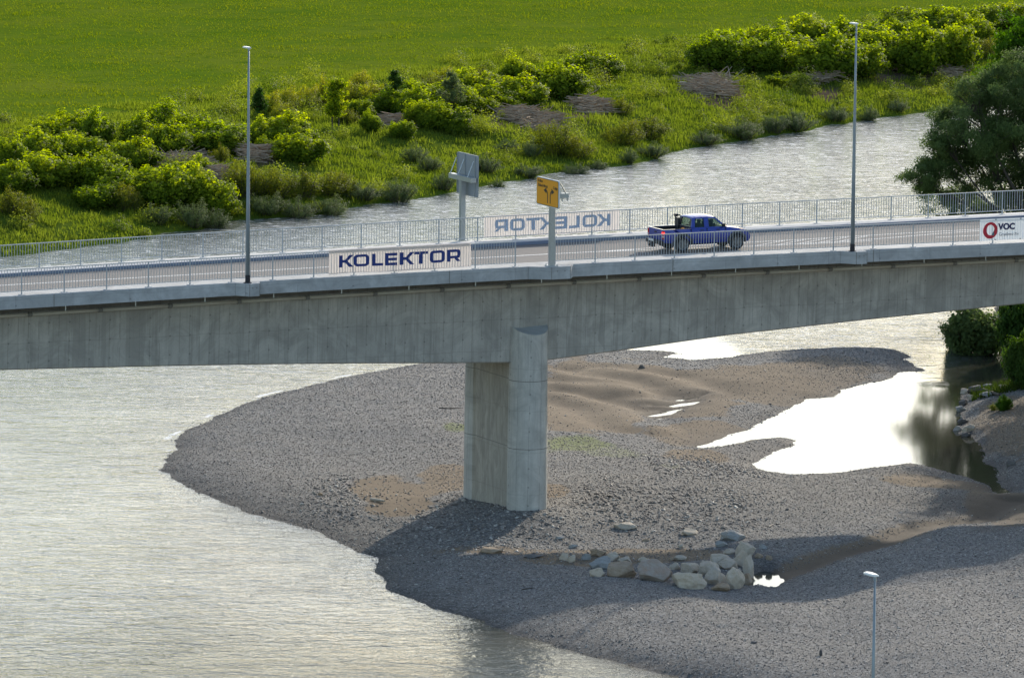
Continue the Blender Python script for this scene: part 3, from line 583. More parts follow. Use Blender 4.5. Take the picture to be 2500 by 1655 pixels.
def railing(SP, t, label, split=None):
    o0 = B(SP[0], t, zd(SP[0], t)); root = empty('bridge_railing', o0); L = np.array(o0); prop(root, label, 'railing', 'metal railings along the bridge')
    loc = lambda s, tt, z: tuple(np.array(B(s, tt, zd(s, t)+z))-L)
    mb = MB(); pts = []
    fine = np.arange(SP[0]-.15, SP[-1]+.15, 1.)
    mb2 = MB()
    for a, b in zip(fine[:-1], fine[1:]): mb.hexa([loc(s, t+o, z) for z in (RH-.045, RH) for s, o in ((a, -.03), (b, -.03), (b, .03), (a, .03))])
    mb.build('handrail', M['rail'], root)
    base = MB(); base.box((0, 0, .012), (.30, .16, .02)); post = MB(); post.box((0, 0, (RH-.045)/2+.01), (.06, .035, RH-.065)); 
    po = post.build('post', M['rail'], root); bo = base.build('base_plate', M['rail'], po); bo.rotation_euler = po.rotation_euler
    pm, bm_ = po.data, bo.data; pan = {}
    for i, s in enumerate(SP):
        if i: po = po.copy(); COL.objects.link(po); bo = bo.copy(); COL.objects.link(bo); bo.parent = po
        po.parent = root; po.location = loc(s, t, 0); po.rotation_euler = (0, 0, AB)
    for a, b in zip(SP[:-1], SP[1:]):
        mb = MB(); n = 14; w_ = b-a
        mb.hexa([loc(s, t+o, z) for z in (.16, .195) for s, o in ((a+.035, -.02), (b-.035, -.02), (b-.035, .02), (a+.035, .02))])
        for k in range(1, n+1):
            s = a+w_*k/(n+1); mb.hexa([loc(s+x, t+y, z) for z in (.195, RH-.046) for x, y in ((-.009, -.014), (.009, -.014), (.009, .014), (-.009, .014))])
        mb.build('baluster_panel', M['rail'], root)
    return root
railing(SN[:21], 0., 'near side railing left of the yellow sign, carrying the blue lettered banner')
railing(SN[21:], 0., 'near side railing right of the yellow sign, in front of the blue pickup')
railing(SF, 10.1, 'far side grey bar railing behind the road, carrying the mirrored banner')

# ------------------------------------------------------------------ lamps
def lamp(px, py, hh, label, P=None, t=-.62, k=1.):
    if P is None: s, z = onplane(px, py, t); P = B(s, t, zd(s, t))
    root = empty('street_lamp', P, AB); prop(root, label, 'street lamp', 'grey street lamps')
    mb = MB(); mb.tube([(0, 0, .02), (0, 0, hh*.35), (0, 0, hh*.7), (0, 0, hh-.1)], [.112*k, .09*k, .065*k, .040*k], 14); pole = mb.build('pole', M['lampgrey'], root, True)
    mb = MB(); mb.tube([(0, 0, .0), (0, 0, .03), (0, 0, .031), (0, 0, .38)], [.2, .2, .128, .122], 14); mb.build('base_sleeve', M['sleeve'], root)
    mb = MB(); mb.tube([(0, 0, hh-.12), (0, .02, hh+.0)], [.05, .045], 10); mb.build('neck', M['lampgrey'], root)
    mb = MB(); out = [(-.08, -.10), (.08, -.10), (.12, .08), (.14, .34), (.10, .56), (0, .61), (-.10, .56), (-.14, .34), (-.12, .08)]
    mb.prism([(x, y, hh+.0) for x, y in out], (0, 0, .035)); mb.prism([(x*.75, y*.85+.03, hh+.035) for x, y in out], (0, 0, .025)); hd = mb.build('lamp_head', M['lampwhite'], root)
    mb = MB(); mb.box((0, .34, hh-.006), (.2, .4, .012)); mb.build('lamp_glass', M['signwhite'], hd); return root
lamp(604.8, 690, 11.3, 'tall grey street lamp on the near bridge edge, left of the blue lettered banner')
lamp(2081, 610, 11.45, 'tall grey street lamp on the near bridge edge, right of the blue pickup')
d = ray(2136.5, 1403); k = 181/d[1]; q = CAM+d*k
lamp(0, 0, 11.3, 'foreground street lamp at bottom right, only its white head and upper pole showing', (q[0], q[1], q[2]-11.34), k=.85)

# ------------------------------------------------------------------ gantry signs
def sign(px, py, t, phh, name, label, face, panel):
    """panel: (t0,t1) transverse range, z0,z1 above base"""
    s, z = onplane(px, py, t); P = B(s, t, zd(s, t)); root = empty(name, P, AB); prop(root, label, 'road sign', 'large road signs on single posts')
    mb = MB(); mb.box((0, 0, phh/2+.03), (.25, .25, phh)); mb.box((0, 0, phh*.5), (.27, .04, phh*.98)); mb.build('post', M['galv'], root)
    mb = MB(); mb.box((0, 0, .02), (.5, .5, .04))
    for a in (-.2, .2):
        for b in (-.2, .2): mb.tube([(a, b, .04), (a, b, .12)], .025, 6)
    mb.build('base_plate', M['galv'], root)
    t0, t1, a0, a1 = panel; W_ = t1-t0; Hh = a1-a0; x = face*-1
    # board lies in the plane across the road; face=+1: printed side towards -x (left)
    def board(inset, th, xo, mat, nm, par, r=.12):
        mb = MB(); pts = []
        for cy, cz, a in ((t1-inset-r, a1-inset-r, 0), (t0+inset+r, a1-inset-r, 90), (t0+inset+r, a0+inset+r, 180), (t1-inset-r, a0+inset+r, 270)):
            for k in range(5): g = radians(a+22.5*k); pts.append((xo, cy+cos(g)*r, cz+sin(g)*r))
        mb.prism(pts, (th, 0, 0)); return mb.build(nm, mat, par)
    xf = -.62 if face > 0 else -.0
    return root, board
# yellow sign, printed side faces left traffic, board in front of the post
r1, bd = sign(1346.5, 649, -.6, 3.75, 'road_sign', 'yellow direction sign with two curved black arrows on a post at the near bridge edge', 1, (-1.45, 1.10, 2.98, 4.36))
XB = -.34
b1 = bd(0, .06, XB, M['signwhite'], 'sign_board', r1); bd(.035, .006, XB-.008, M['signblack'], 'border', b1, .1); bd(.06, .006, XB-.014, M['signyellow'], 'sign_face', b1, .09)
xk = XB-.0165
def flat(mb, pts):   # pts in (u to viewer's right = -y, v up)
    mb.prism([(xk, -p[0]-.175, p[1]+2.98) for p in pts], (-.004, 0, 0))
mb = MB()
def path(mb, pts, wd):
    L = []; Rr = []
    for i, p in enumerate(pts):
        a = np.array(pts[max(0, i-1)]); b = np.array(pts[min(len(pts)-1, i+1)]); d = (b-a)/np.linalg.norm(b-a); nn = np.array((-d[1], d[0])); L.append(np.array(p)+nn*wd/2); Rr.append(np.array(p)-nn*wd/2)
    for i in range(len(pts)-1): flat(mb, [L[i], L[i+1], Rr[i+1], Rr[i]])
arc = lambda cx, cz, r, a0, a1: [(cx+r*cos(radians(a0+(a1-a0)*k/8)), cz+r*sin(radians(a0+(a1-a0)*k/8))) for k in range(9)]
path(mb, [(.04, .17), (.04, .58)]+arc(-.16, .58, .20, 12, 80)[0:], .075); flat(mb, [(-.10, .92), (-.42, .775), (-.10, .63)]); mb.build('arrow', M['signblack'], b1); mb = MB()
path(mb, [(.34, .17), (.34, .58)]+arc(.54, .58, .20, 168, 100), .075); flat(mb, [(.48, .92), (.48, .63), (.80, .775)])
mb.build('arrow', M['signblack'], b1)
def textmesh(txt, size, name, mat, parent, mtx, bold=0.):
    c = bpy.data.curves.new(name, 'FONT'); c.body = txt; c.size = size; c.offset = bold; c.extrude = .002; o = bpy.data.objects.new(name, c); COL.objects.link(o)
    dg = bpy.context.evaluated_depsgraph_get(); dg.update(); me = bpy.data.meshes.new_from_object(o.evaluated_get(dg)); bpy.data.objects.remove(o); me.transform(mtx); me.materials.clear(); me.materials.append(mat)
    n = bpy.data.objects.new(name, me); COL.objects.link(n); n.parent = parent; return n
def signtxt(txt, u, v, size): # board plane: x_text -> -y, y_text -> z
    mt = Matrix(((0, 0, -1, xk-.003), (-1.25, 0, 0, -u-.175), (0, 1, 0, v+2.98), (0, 0, 0, 1))); textmesh(txt, size, 'lettering', M['signblack'], b1, mt, .004)
signtxt('Krško', -1.12, 1.13, .19); signtxt('Zidani Most', -1.12, .92, .19); signtxt('Celje', .66, .92, .19)
def brackets(root, xa, xb, z, t0, t1, zt):
    sg = 1 if xb > xa else -1
    mb = MB(); mb.box((xb*.5+xa*.5+.0, (t0+t1)/2, z), (.0001+abs(xb-xa)*.0+.26, t1-t0, .24)); mb.build('cross_beam', M['galv'], root)
r1b = MB(); r1b.box((-.18, -.15, 3.62), (.16, 2.3, .24)); r1b.build('cross_beam', M['galv'], r1)
mb = MB()
for y in (-1.2, -.15, .9): mb = MB(); mb.tube([(-.1, y, 3.7), (-.27, y, 4.25)], .025, 6); mb.build('strut', M['galv'], r1); mb = MB(); mb.box((-.255, y, 3.67), (.05, .05, 1.3)); mb.build('back_rail', M['galv'], b1)
mb = MB(); mb.box((.12, -1.05, 3.60), (.42, .3, .22)); mb.box((-.02, -1.15, 3.41), (.06, .05, .16)); mb.box((.28, -1.15, 3.41), (.06, .05, .16)); mb.build('bracket_arm', M['galv'], r1)
mb = MB(); mb.tube([(.20, -1.1, 3.72), (-.24, -1.3, 4.3)], .035, 6); mb.build('stay', M['galv'], r1)
# far sign, seen from the back
r2, bd2 = sign(1128, 585, 10.75, 3.2, 'road_sign', 'large road sign seen from its grey back with slanted struts, at the far bridge edge', -1, (-1.28, 1.24, 2.30, 4.42))
b2 = bd2(0, .05, .26, M['signback'], 'sign_board', r2)
mb = MB()
for y in (-.95, .25, 1.18): mb = MB(); mb.box((.238, y, 3.36), (.04, .045, 2.06)); mb.build('back_rail', M['galv'], b2)
mb = MB(); mb.box((.0, .03, 3.2), (.3, 2.75, .24)); mb.build('cross_beam', M['galv'], r2)
mb = MB()
for y in (-.86, .33, 1.26): mb = MB(); mb.tube([(-.12, y, 3.3), (.22, y, 4.12)], .024, 6); mb.build('strut', M['galv'], r2)

# ------------------------------------------------------------------ banners
GLY = {
 'K': (214, [[(0, 0), (54, 0), (54, 100), (0, 100)], [(54, 38), (92, 38), (92, 62), (54, 62)], [(92, 50), (92, 62), (150, 100), (214, 100), (128, 50)], [(92, 38), (92, 50), (128, 50), (214, 0), (150, 0)]]),
 'L': (165, [[(0, 0), (54, 0), (54, 100), (0, 100)], [(54, 0), (165, 0), (165, 22), (54, 22)]]),
 'E': (182, [[(0, 0), (54, 0), (54, 100), (0, 100)], [(54, 0), (182, 0), (182, 22), (54, 22)], [(54, 39), (178, 39), (178, 61), (54, 61)], [(54, 78), (182, 78), (182, 100), (54, 100)]]),
 'T': (208, [[(0, 78), (208, 78), (208, 100), (0, 100)], [(77, 0), (131, 0), (131, 78), (77, 78)]]),
 'O': (224, 'O'), 'R': (200, [[(0, 0), (54, 0), (54, 100), (0, 100)], [(54, 78), (172, 78), (200, 70), (200, 58), (146, 58), (146, 70), (142, 78)], [(54, 78), (172, 100), (200, 78)], [(54, 27), (150, 27), (186, 30), (200, 45), (200, 58), (146, 58), (142, 48), (54, 48)], [(100, 27), (150, 0), (200, 0), (158, 27)]])}
def ringO(w, h):
    o = []; ins = []; 
    for cx, cy, a in ((w-62, h-30, 0), (62, h-30, 90), (62, 30, 180), (w-62, 30, 270)):
        for k in range(6): g = radians(a+18*k); o.append((cx+cos(g)*62, cy+sin(g)*30)); ins.append((cx+(-(0) if 0 else 0)+cos(g)*14, cy+sin(g)*9))
    return [[o[i], o[(i+1) % len(o)], ins[(i+1) % len(o)], ins[i]] for i in range(len(o))]
GLY['O'] = (224, ringO(224, 100))
GLY['R'] = (200, [[(0, 0), (54, 0), (54, 100), (0, 100)], [(54, 78), (146, 78), (165, 100), (54, 100)], [(146, 78), (152, 68), (200, 80), (192, 94), (165, 100)], [(152, 68), (152, 56), (200, 50), (200, 80)], [(152, 56), (146, 47), (150, 26), (186, 29), (200, 50)], [(54, 26), (150, 26), (146, 47), (54, 47)], [(108, 26), (148, 0), (205, 0), (160, 26)]])
LETX = [262, 475, 740, 930, 1147, 1350, 1585, 1838]
def bannermat(name, c, tr):
    m = NT(name); co = m.coord(); v = m.noise(co, 1.5, 3); m.base(m.mix(v, tuple(x*.92 for x in c), c), .7)
    t = m.n('ShaderNodeBsdfTranslucent'); t.inputs[0].default_value = (*[min(1, x*1.15) for x in c], 1); mx = m.n('ShaderNodeMixShader'); mx.inputs[0].default_value = tr; m.l(m.p.outputs[0], mx.inputs[1]); m.l(t.outputs[0], mx.inputs[2]); m.l(mx.outputs[0], m.out.inputs[0]); return m.m
M['mesh'] = bannermat('banner_mesh_fabric', (.66, .60, .56), .42); M['meshback'] = bannermat('banner_mesh_fabric_back', (.66, .62, .60), .5); M['printback'] = bannermat('print_seen_from_behind', (.30, .42, .60), .4); M['bannersolid'] = bannermat('banner_vinyl', (.74, .77, .79), .3)
def banner(s0, s1, t, ztop, zbot_, fabric, printm, side, label, mirror=False, ripple=.05):
    L = s1-s0; P = B(s0, t, zd(s0, t)); root = empty('banner', P); A0 = np.array(P); prop(root, label, 'banner', 'banners tied to the railings')
    def disp(u, v):   # u along 0..L, v 0..1 bottom..top
        return side*(.012*sin(u*2*pi/.143)*(1-v*.5)+ripple*.5*sin(u*1.7+v*2)*(1-v)+.03*exp(-((u-.8-v*.6)/.25)**2)+.03*exp(-((u-L+.5-v*.3)/.2)**2))
    def pt(u, v, off=0.):
        s = s0+u; top = ztop; bo = zbot_+.03*sin(u*1.1); z = bo+(top-bo)*v; return tuple(np.array(B(s, t+disp(u, v)+off, zd(s, 0 if t < 5 else 10.1)+z))-A0)
    nu, nv = int(L/.036), 10; V_ = [pt(L*i/nu, j/nv) for i in range(nu+1) for j in range(nv+1)]; k = nv+1
    Fq = [(i*k+j, (i+1)*k+j, (i+1)*k+j+1, i*k+j+1) for i in range(nu) for j in range(nv)]
    npmesh('fabric', V_, Fq, fabric, root, True)
    return root, pt, L
def lettering(root, pt, L, mat, off, mirror, x0f, x1f, v0, v1):
    tot = 2035-262; bmx = bmesh.new()
    for ch, lx in zip('KOLEKTOR', LETX):
        w_, polys = GLY[ch]
        for poly in polys:
            vs = []
            for x, y in poly:
                u = (lx-262+x)/tot; vs.append(bmx.verts.new((u*100, y/100*22, 0)))
            try: bmx.faces.new(vs)
            except ValueError: pass
    bmesh.ops.triangulate(bmx, faces=bmx.faces[:])
    for it in range(3): bmesh.ops.subdivide_edges(bmx, edges=[e for e in bmx.edges if e.calc_length() > .9], cuts=1); bmesh.ops.triangulate(bmx, faces=bmx.faces[:])
    for v in bmx.verts:
        u = v.co.x/100; vv = v.co.y/22; uu = (x0f+(x1f-x0f)*u)*L
        if mirror: uu = L-uu
        v.co = pt(uu, v0+(v1-v0)*vv, off)
    me = bpy.data.meshes.new('lettering'); bmx.to_mesh(me); bmx.free(); me.materials.append(mat); o = bpy.data.objects.new('lettering', me); COL.objects.link(o); o.parent = root; return o
a0 = ats(802, -.07); a1 = ats(1149, -.07)
rb, pt, L = banner(a0, a1, -.10, RH+.03, .10, M['mesh'], None, 1, 'white mesh banner with bold dark blue block lettering, tied to the near railing')
lettering(rb, pt, L, M['navy'], -.006, False, (262-115)/2080, (2035-115)/2080, .26, .77)
mb = MB()
for i in range(28):
    u0, u1 = L*i/28, L*(i+1)/28; mb.add([tuple(np.array(pt(u0, 1, .0))+[0, 0, .0]), tuple(np.array(pt(u1, 1, 0))), tuple(np.array(pt(u1, 1, .17))+[0, 0, .012]), tuple(np.array(pt(u0, 1, .17))+[0, 0, .012])], [(0, 1, 2, 3)])
mb.build('top_hem', M['meshback'], rb)
c0 = ats(1181, 10.2); c1 = ats(1511, 10.2)
rb, pt, L = banner(c0, c1, 10.17, RH+.02, .14, M['meshback'], None, 1, 'pale banner on the far railing, its light blue lettering mirrored as seen from behind')
lettering(rb, pt, L, M['printback'], -.006, True, .065, .92, .24, .80)
e0 = ats(2392, -.1); 
rb, pt, L = banner(e0, e0+6.6, -.09, RH+.02, .14, M['bannersolid'], None, 1, 'grey white banner with red ring emblem at the right end of the near railing', ripple=.0)
def ontobanner(o):
    for v in o.data.vertices:
        x, y, z = v.co; v.co = pt(min(max(x, 0), L), min(max(y, 0), 1)); q = np.array(v.co)-N*(.022+z); v.co = q
def bflat(polys, mat, name, off=.0):
    mb = MB()
    for p in polys: mb.add([tuple(np.array(pt(x, y))-N*(.03+off)) for x, y in p], [tuple(range(len(p)))])
    return mb.build(name, mat, rb)
pxm = 1/45.3; hV = 50.   # px -> m along the banner
zc = .47; cx_ = .60
def rp(a, rx, rz, dx=0, dy=0): return (cx_+dx+rx*cos(a), zc+dy+rz*sin(a))
ringp = [[rp(2*pi*k/36, .43, .385), rp(2*pi*(k+1)/36, .43, .385), rp(2*pi*(k+1)/36, .23, .245, .0, .02), rp(2*pi*k/36, .23, .245, .0, .02)] for k in range(36)]
bflat(ringp, M['redp'], 'ring_logo'); bflat([[rp(-1.35, .25, .25, 0, 0), rp(-.9, .33, .31), rp(-.3, .31, .30), rp(.35, .25, .25), rp(-.25, .19, .20), rp(-.85, .17, .2)]], M['greyp'], 'ring_shade', .004)
def btext(txt, x, y, size, mat, name, bold):
    o = textmesh(txt, size, name, mat, rb, Matrix.Identity(4), bold)
    for v in o.data.vertices:
        X_, Y_, Z_ = v.co; v.co = tuple(np.array(pt(x+X_*1.0, y+Y_/1.12))-N*(.03+Z_))
btext('VOC', 1.08, .49, .44, M['dnavy'], 'lettering', .022); btext('Gradimo živ', 1.09, .20, .235, M['lgrey'], 'lettering', .002)
mb = MB()
for x in (.9, 2.35, 3.2, 4.4, 5.6):
    for y in (.03, .97): mb = MB(); mb.add([tuple(np.array(pt(x+a, y+b))-N*.03) for a, b in ((-.04, -.02), (.04, -.02), (.04, .02), (-.04, .02))], [(0, 1, 2, 3)]); mb.build('eyelet', M['greyp'], rb)
# ------------------------------------------------------------------ pickup truck
def paint(name, c, coat=.6):
    m = NT(name); co = m.coord(); v = m.noise(co, 3, 3); m.base(m.mix(v, tuple(x*.9 for x in c), c), .32, .15, .5); m.p.inputs['Coat Weight'].default_value = coat; m.p.inputs['Coat Roughness'].default_value = .06; return m.m
M['blue'] = paint('blue_car_paint', (.010, .035, .30))
gm = NT('tinted_glass'); gm.base((.02, .05, .045), .03); gm.p.inputs['Specular IOR Level'].default_value = .7
tb = gm.n('ShaderNodeBsdfTransparent'); tb.inputs[0].default_value = (.62, .75, .66, 1); gx = gm.n('ShaderNodeMixShader'); gx.inputs[0].default_value = .62; gm.l(gm.p.outputs[0], gx.inputs[1]); gm.l(tb.outputs[0], gx.inputs[2]); gm.l(gx.outputs[0], gm.out.inputs[0]); M['glass'] = gm.m
M['interior'] = simple('seat_fabric', (.03, .032, .036), .8)
M['tail'] = simple('tail_lamp_red', (.5, .01, .012), .2); M['lens'] = simple('clear_lens', (.75, .75, .75), .15)
bl = NT('brake_light_lit'); bl.base((.8, .02, .02), .3); bl.p.inputs['Emission Color'].default_value = (1, .03, .02, 1); bl.p.inputs['Emission Strength'].default_value = 2.2; M['brake'] = bl.m
M['chrome'] = simple('chrome', (.7, .7, .72), .15, 1., .05); M['flare'] = simple('dark_wheel_flare', (.035, .038, .042), .6)
s_, t_ = ondeck(1665, 616, -.15)
so, to = s_-1.09, t_+.80
TP = B(so, to, zd(so, to)-.146); zs_ = (zd(so+4.2, to)-zd(so, to))/4.2
tr = empty('pickup_truck', TP); tr.rotation_euler = (0, -atan(zs_), AB); prop(tr, 'blue pickup truck with open bed and lit red tail lamp, driving across the bridge', 'pickup truck')
HW = .89
def yw(x, z):   # half width of the body skin
    k = HW
    if x > 4.2: k -= .13*((x-4.2)/.75)**2
    if x < .3: k -= .05*((.3-x)/.3)**2
    if z > .95: k -= .10*min(1, (z-.95)/.25)*(1 if x > 1.5 else .45)
    if z < .6: k -= .06*(.6-z)/.2
    return k
def arcp(cx, r, a0, a1, n=12, cz=.38): return [(cx+r*cos(radians(a0+(a1-a0)*k/n)), cz+r*sin(radians(a0+(a1-a0)*k/n))) for k in range(n+1)]
RW, FW = 1.09, 4.16
topline = [(0., 1.165), (.5, 1.17), (1.55, 1.175)]
hood = [(3.45, 1.185), (3.7, 1.165), (4.0, 1.125), (4.3, 1.075), (4.55, 1.02), (4.68, .97), (4.75, .90)]
front = [(4.80, .84), (4.86, .80), (4.95, .74), (4.97, .60), (4.95, .48), (4.86, .40)]
prof = [(0, .62)]+[(0, .9)]+topline+[(1.58, 1.175), (2.4, 1.18)]+hood+front+[(FW+.47, .40)]+arcp(FW, .46, 2, 178)+[(FW-.47, .42), (3.0, .41), (2.0, .41), (RW+.47, .42)]+arcp(RW, .46, 2, 178)+[(RW-.47, .46), (.3, .48), (.06, .52)]
mb = MB()
# side skins: triangulate the profile with a bmesh and map onto the curved side
def skin(side):
    bm = bmesh.new(); vs = [bm.verts.new((x, 0, z)) for x, z in prof]; f = bm.faces.new(vs); bmesh.ops.triangulate(bm, faces=[f])
    for it in range(3): bmesh.ops.subdivide_edges(bm, edges=[e for e in bm.edges if e.calc_length() > .3], cuts=1); bmesh.ops.triangulate(bm, faces=bm.faces[:])
    for v in bm.verts: v.co.y = side*yw(v.co.x, v.co.z)
    o = [tuple(v.co) for v in bm.verts]; bm.verts.index_update(); fs = [tuple(v.index for v in f.verts) for f in bm.faces]; bm.free(); return o, fs
for sd_ in (-1, 1):
    v, f = skin(sd_); mb.add(v, f); 
    n = len(prof)   # inward returns so panels have thickness
    for i in range(n):
        a, b = prof[i], prof[(i+1) % n]; ya, yb = sd_*yw(*a), sd_*yw(*b); mb.add([(a[0], ya, a[1]), (b[0], yb, b[1]), (b[0], yb-sd_*.07, b[1]), (a[0], ya-sd_*.07, a[1])], [(0, 1, 2, 3)])
# hood, front and rear cross surfaces
def cross(line, n=8, crown=.02):
    for (x0, z0_), (x1, z1_) in zip(line[:-1], line[1:]):
        for k in range(n):
            a, b = -1+2*k/n, -1+2*(k+1)/n; cr = lambda q: crown*(1-q*q)
            mb.add([(x0+crown*2*(1-a*a)*(x0 > 4.7), a*yw(x0, z0_), z0_+cr(a)), (x1+crown*2*(1-a*a)*(x1 > 4.7), a*yw(x1, z1_), z1_+cr(a)), (x1+crown*2*(1-b*b)*(x1 > 4.7), b*yw(x1, z1_), z1_+cr(b)), (x0+crown*2*(1-b*b)*(x0 > 4.7), b*yw(x0, z0_), z0_+cr(b))], [(0, 1, 2, 3)])
cross(hood+front[:6], 8, .03)
body = mb.build('body', M['blue'], tr, True)
mb = MB(); mb.hexa([(1.5, -.80, .40), (4.3, -.78, .40), (4.3, .78, .40), (1.5, .80, .40), (1.5, -.80, .62), (4.3, -.78, .62), (4.3, .78, .62), (1.5, .80, .62)]); mb.box((2.5, 0, .33), (4.4, .5, .12)); mb.box((RW, 0, .38), (.12, 1.4, .12)); mb.box((FW, 0, .38), (.12, 1.4, .12)); mb.tube([(.3, -.35, .34), (2.8, -.35, .34)], .04, 6); mb.build('chassis', M['black'], tr)
mb = MB(); mb.box((.80, 0, .66), (1.48, 1.60, .04)); mb.box((1.52, 0, .93), (.05, 1.62, .48)); mb.box((.80, -.795, .91), (1.44, .04, .46)); mb.box((.80, .795, .91), (1.44, .04, .46)); mb.box((.09, 0, .9), (.03, 1.6, .46)); mb.box((RW, -.66, .80), (.7, .24, .24)); mb.box((RW, .66, .80), (.7, .24, .24)); mb.build('bed_liner', M['black'], tr)
mb = MB(); mb.box((.03, 0, .895), (.07, 1.52, .54)); tg = mb.build('tailgate', M['blue'], tr, False, .015)
mb = MB(); mb.box((-.012, 0, 1.0), (.02, .26, .07)); mb.build('tailgate_handle', M['black'], tg)
mb = MB()
for y in (-.845, .845): mb.hexa([(x, y+a, z) for z in (1.168, 1.182) for x, a in ((.02, -.03), (1.54, -.03), (1.54, .03), (.02, .03))])
mb.hexa([(x, y, z) for z in (1.166, 1.180) for x, y in ((-.005, -.84), (.05, -.84), (.05, .84), (-.005, .84))]); mb.build('bed_rail_cap', M['chrome'], tr)
mb = MB(); mb.box((-.09, 0, .52), (.20, 1.66, .18)); mb.box((-.16, 0, .58), (.06, .5, .08)); bp = mb.build('rear_bumper', M['black'], tr, False, .03)
mb = MB(); mb.tube([(-.15, .05, .42), (-.42, .05, .42)], .035, 8); mb.tube([(-.40, .05, .42), (-.40, .05, .52)], .03, 8); mb.box((-.2, .05, .34), (.14, .5, .16)); mb.build('tow_bar', M['black'], bp)
mb = MB(); mb.box((-.205, .12, .60), (.012, .50, .115)); mb.build('number_plate', M['signwhite'], bp)
for y in (-1, 1):
    mb = MB(); mb.box((.02, y*.825, .90), (.09, .13, .42)); tl = mb.build('tail_lamp', M['tail'], tr, False, .015)
    mb = MB(); mb.box((-.028, y*.825, .83), (.012, .10, .08)); mb.box((.02, y*.892, .83), (.07, .012, .08)); mb.build('reversing_lens', M['lens'], tl)
    if y < 0:
        mb = MB(); mb.box((-.028, y*.82, 1.0), (.012, .10, .11)); mb.box((.015, y*.892, 1.0), (.08, .012, .10)); mb.build('brake_light', M['brake'], tl)
    mb = MB(); mb.hexa([(4.60, y*.60, .82), (4.86, y*.60, .84), (4.80, y*.77, .82), (4.50, y*.83, .82), (4.58, y*.60, .99), (4.745, y*.60, .97), (4.68, y*.775, .96), (4.48, y*.835, .97)]); mb.build('headlight', M['lens'], tr)
mb = MB(); mb.box((4.84, 0, .87), (.06, 1.1, .17)); mb.build('grille', M['black'], tr); mb = MB(); mb.box((4.985, 0, .52), (.03, 1.1, .14)); mb.build('bumper_intake', M['black'], tr)
# wheels
def wheel(x, y):
    mb = MB(); sd_ = 1 if y > 0 else -1; R_ = .385; W_ = .27; n = 28; pr_ = [(R_-.10, -W_/2), (R_-.02, -W_/2), (R_, -W_/2+.03), (R_, W_/2-.03), (R_-.02, W_/2), (R_-.12, W_/2), (R_-.13, W_/2-.06), (R_-.10, -W_/2)]
    vs = [(x+r*cos(2*pi*k/n), y+sd_*o, .385+r*sin(2*pi*k/n)) for r, o in pr_ for k in range(n)]
    mb.add(vs, [(i*n+k, i*n+(k+1) % n, (i+1)*n+(k+1) % n, (i+1)*n+k) for i in range(len(pr_)-1) for k in range(n)]); w_ = empty('wheel', (0, 0, 0)); w_.parent = tr; mb.build('tyre', M['rubber'], w_, True)
    mb = MB(); o = W_/2-.05
    mb.tube([(x, y+sd_*(-.1), .385), (x, y+sd_*(o-.03), .385)], [.25, .25], 24)
    for k in range(6):
        a = 2*pi*k/6; c, s2 = cos(a), sin(a); pts = [(x+c*r-s2*q, y+sd_*(o+.0), .385+s2*r+c*q) for r, q in ((.05, -.035), (.24, -.05), (.24, .05), (.05, .035))]; mb.prism(pts, (0, sd_*.035, 0))
    mb.tube([(x, y+sd_*o, .385), (x, y+sd_*(o+.05), .385)], [.075, .06], 14)
    n = 24; vs = [(x+r*cos(2*pi*k/n), y+sd_*q, .385+r*sin(2*pi*k/n)) for r, q in ((.27, o+.055), (.235, o+.04), (.235, o-.03)) for k in range(n)]; mb.add(vs, [(i*n+k, i*n+(k+1) % n, (i+1)*n+(k+1) % n, (i+1)*n+k) for i in range(2) for k in range(n)])
    mb.build('rim', M['rim'], w_)
for x in (RW, FW):
    for y in (-.76, .76): wheel(x, y)
for cx in (RW, FW):
    for sd_ in (-1, 1):
        mb = MB(); A_ = arcp(cx, .46, -2, 182, 20); O_ = arcp(cx, .575, -4, 184, 20)
        for i in range(20):
            q = [A_[i], A_[i+1], O_[i+1], O_[i]]; y = [sd_*(yw(*p)+e) for p, e in zip(q, (.055, .055, .012, .012))]; yi = [sd_*(yw(*p)-.05) for p in q]
            mb.hexa([(p[0], a, p[1]) for p, a in zip(q, yi)]+[(p[0], a, p[1]) for p, a in zip(q, y)])
        mb.build('wheel_flare', M['flare'], tr)
# cab: belt at z 1.18, roof underside 1.68
def cy(v): return .80-.155*v
def cz(v): return 1.18+.50*v
cab = MB()
def cq(x0, x1, x2, x3, v0, v1, sd_):   # side frame piece: bottom x0..x1 at v0, top x3..x2 at v1
    q = [(x0, sd_*cy(v0), cz(v0)), (x1, sd_*cy(v0), cz(v0)), (x2, sd_*cy(v1), cz(v1)), (x3, sd_*cy(v1), cz(v1))]; cab.hexa([(x, y-sd_*.05, z) for x, y, z in q]+q)
for sd_ in (-1, 1):
    cq(1.585, 1.80, 1.865, 1.70, 0, .9, sd_); cq(2.34, 2.60, 2.60, 2.36, 0, .9, sd_); cq(3.46, 3.60, 3.06, 2.96, 0, .9, sd_); cq(1.585, 3.60, 3.56, 1.60, -.02, .06, sd_)
    cq(1.70, 3.05, 2.98, 1.73, .9, 1.03, sd_)
cab.box((1.62, 0, 1.21), (.06, 1.5, .09))
RS = [(1.68, 1.675, .655), (1.76, 1.715, .64), (1.95, 1.745, .635), (2.3, 1.76, .63), (2.65, 1.755, .63), (2.9, 1.73, .635), (3.0, 1.695, .645)]
for (xa, za, ya), (xb, zb_, yb) in zip(RS[:-1], RS[1:]):
    n = 10
    for k in range(n):
        a, b = -1+2*k/n, -1+2*(k+1)/n; e = lambda q: -.05*abs(q)**4+.02*(1-q*q)
        top = [(xa, a*ya, za+e(a)), (xb, a*yb, zb_+e(a)), (xb, b*yb, zb_+e(b)), (xa, b*ya, za+e(b))]; cab.hexa([(x, y, z-.04) for x, y, z in top]+top)
cabo = cab.build('cab', M['blue'], tr, False)
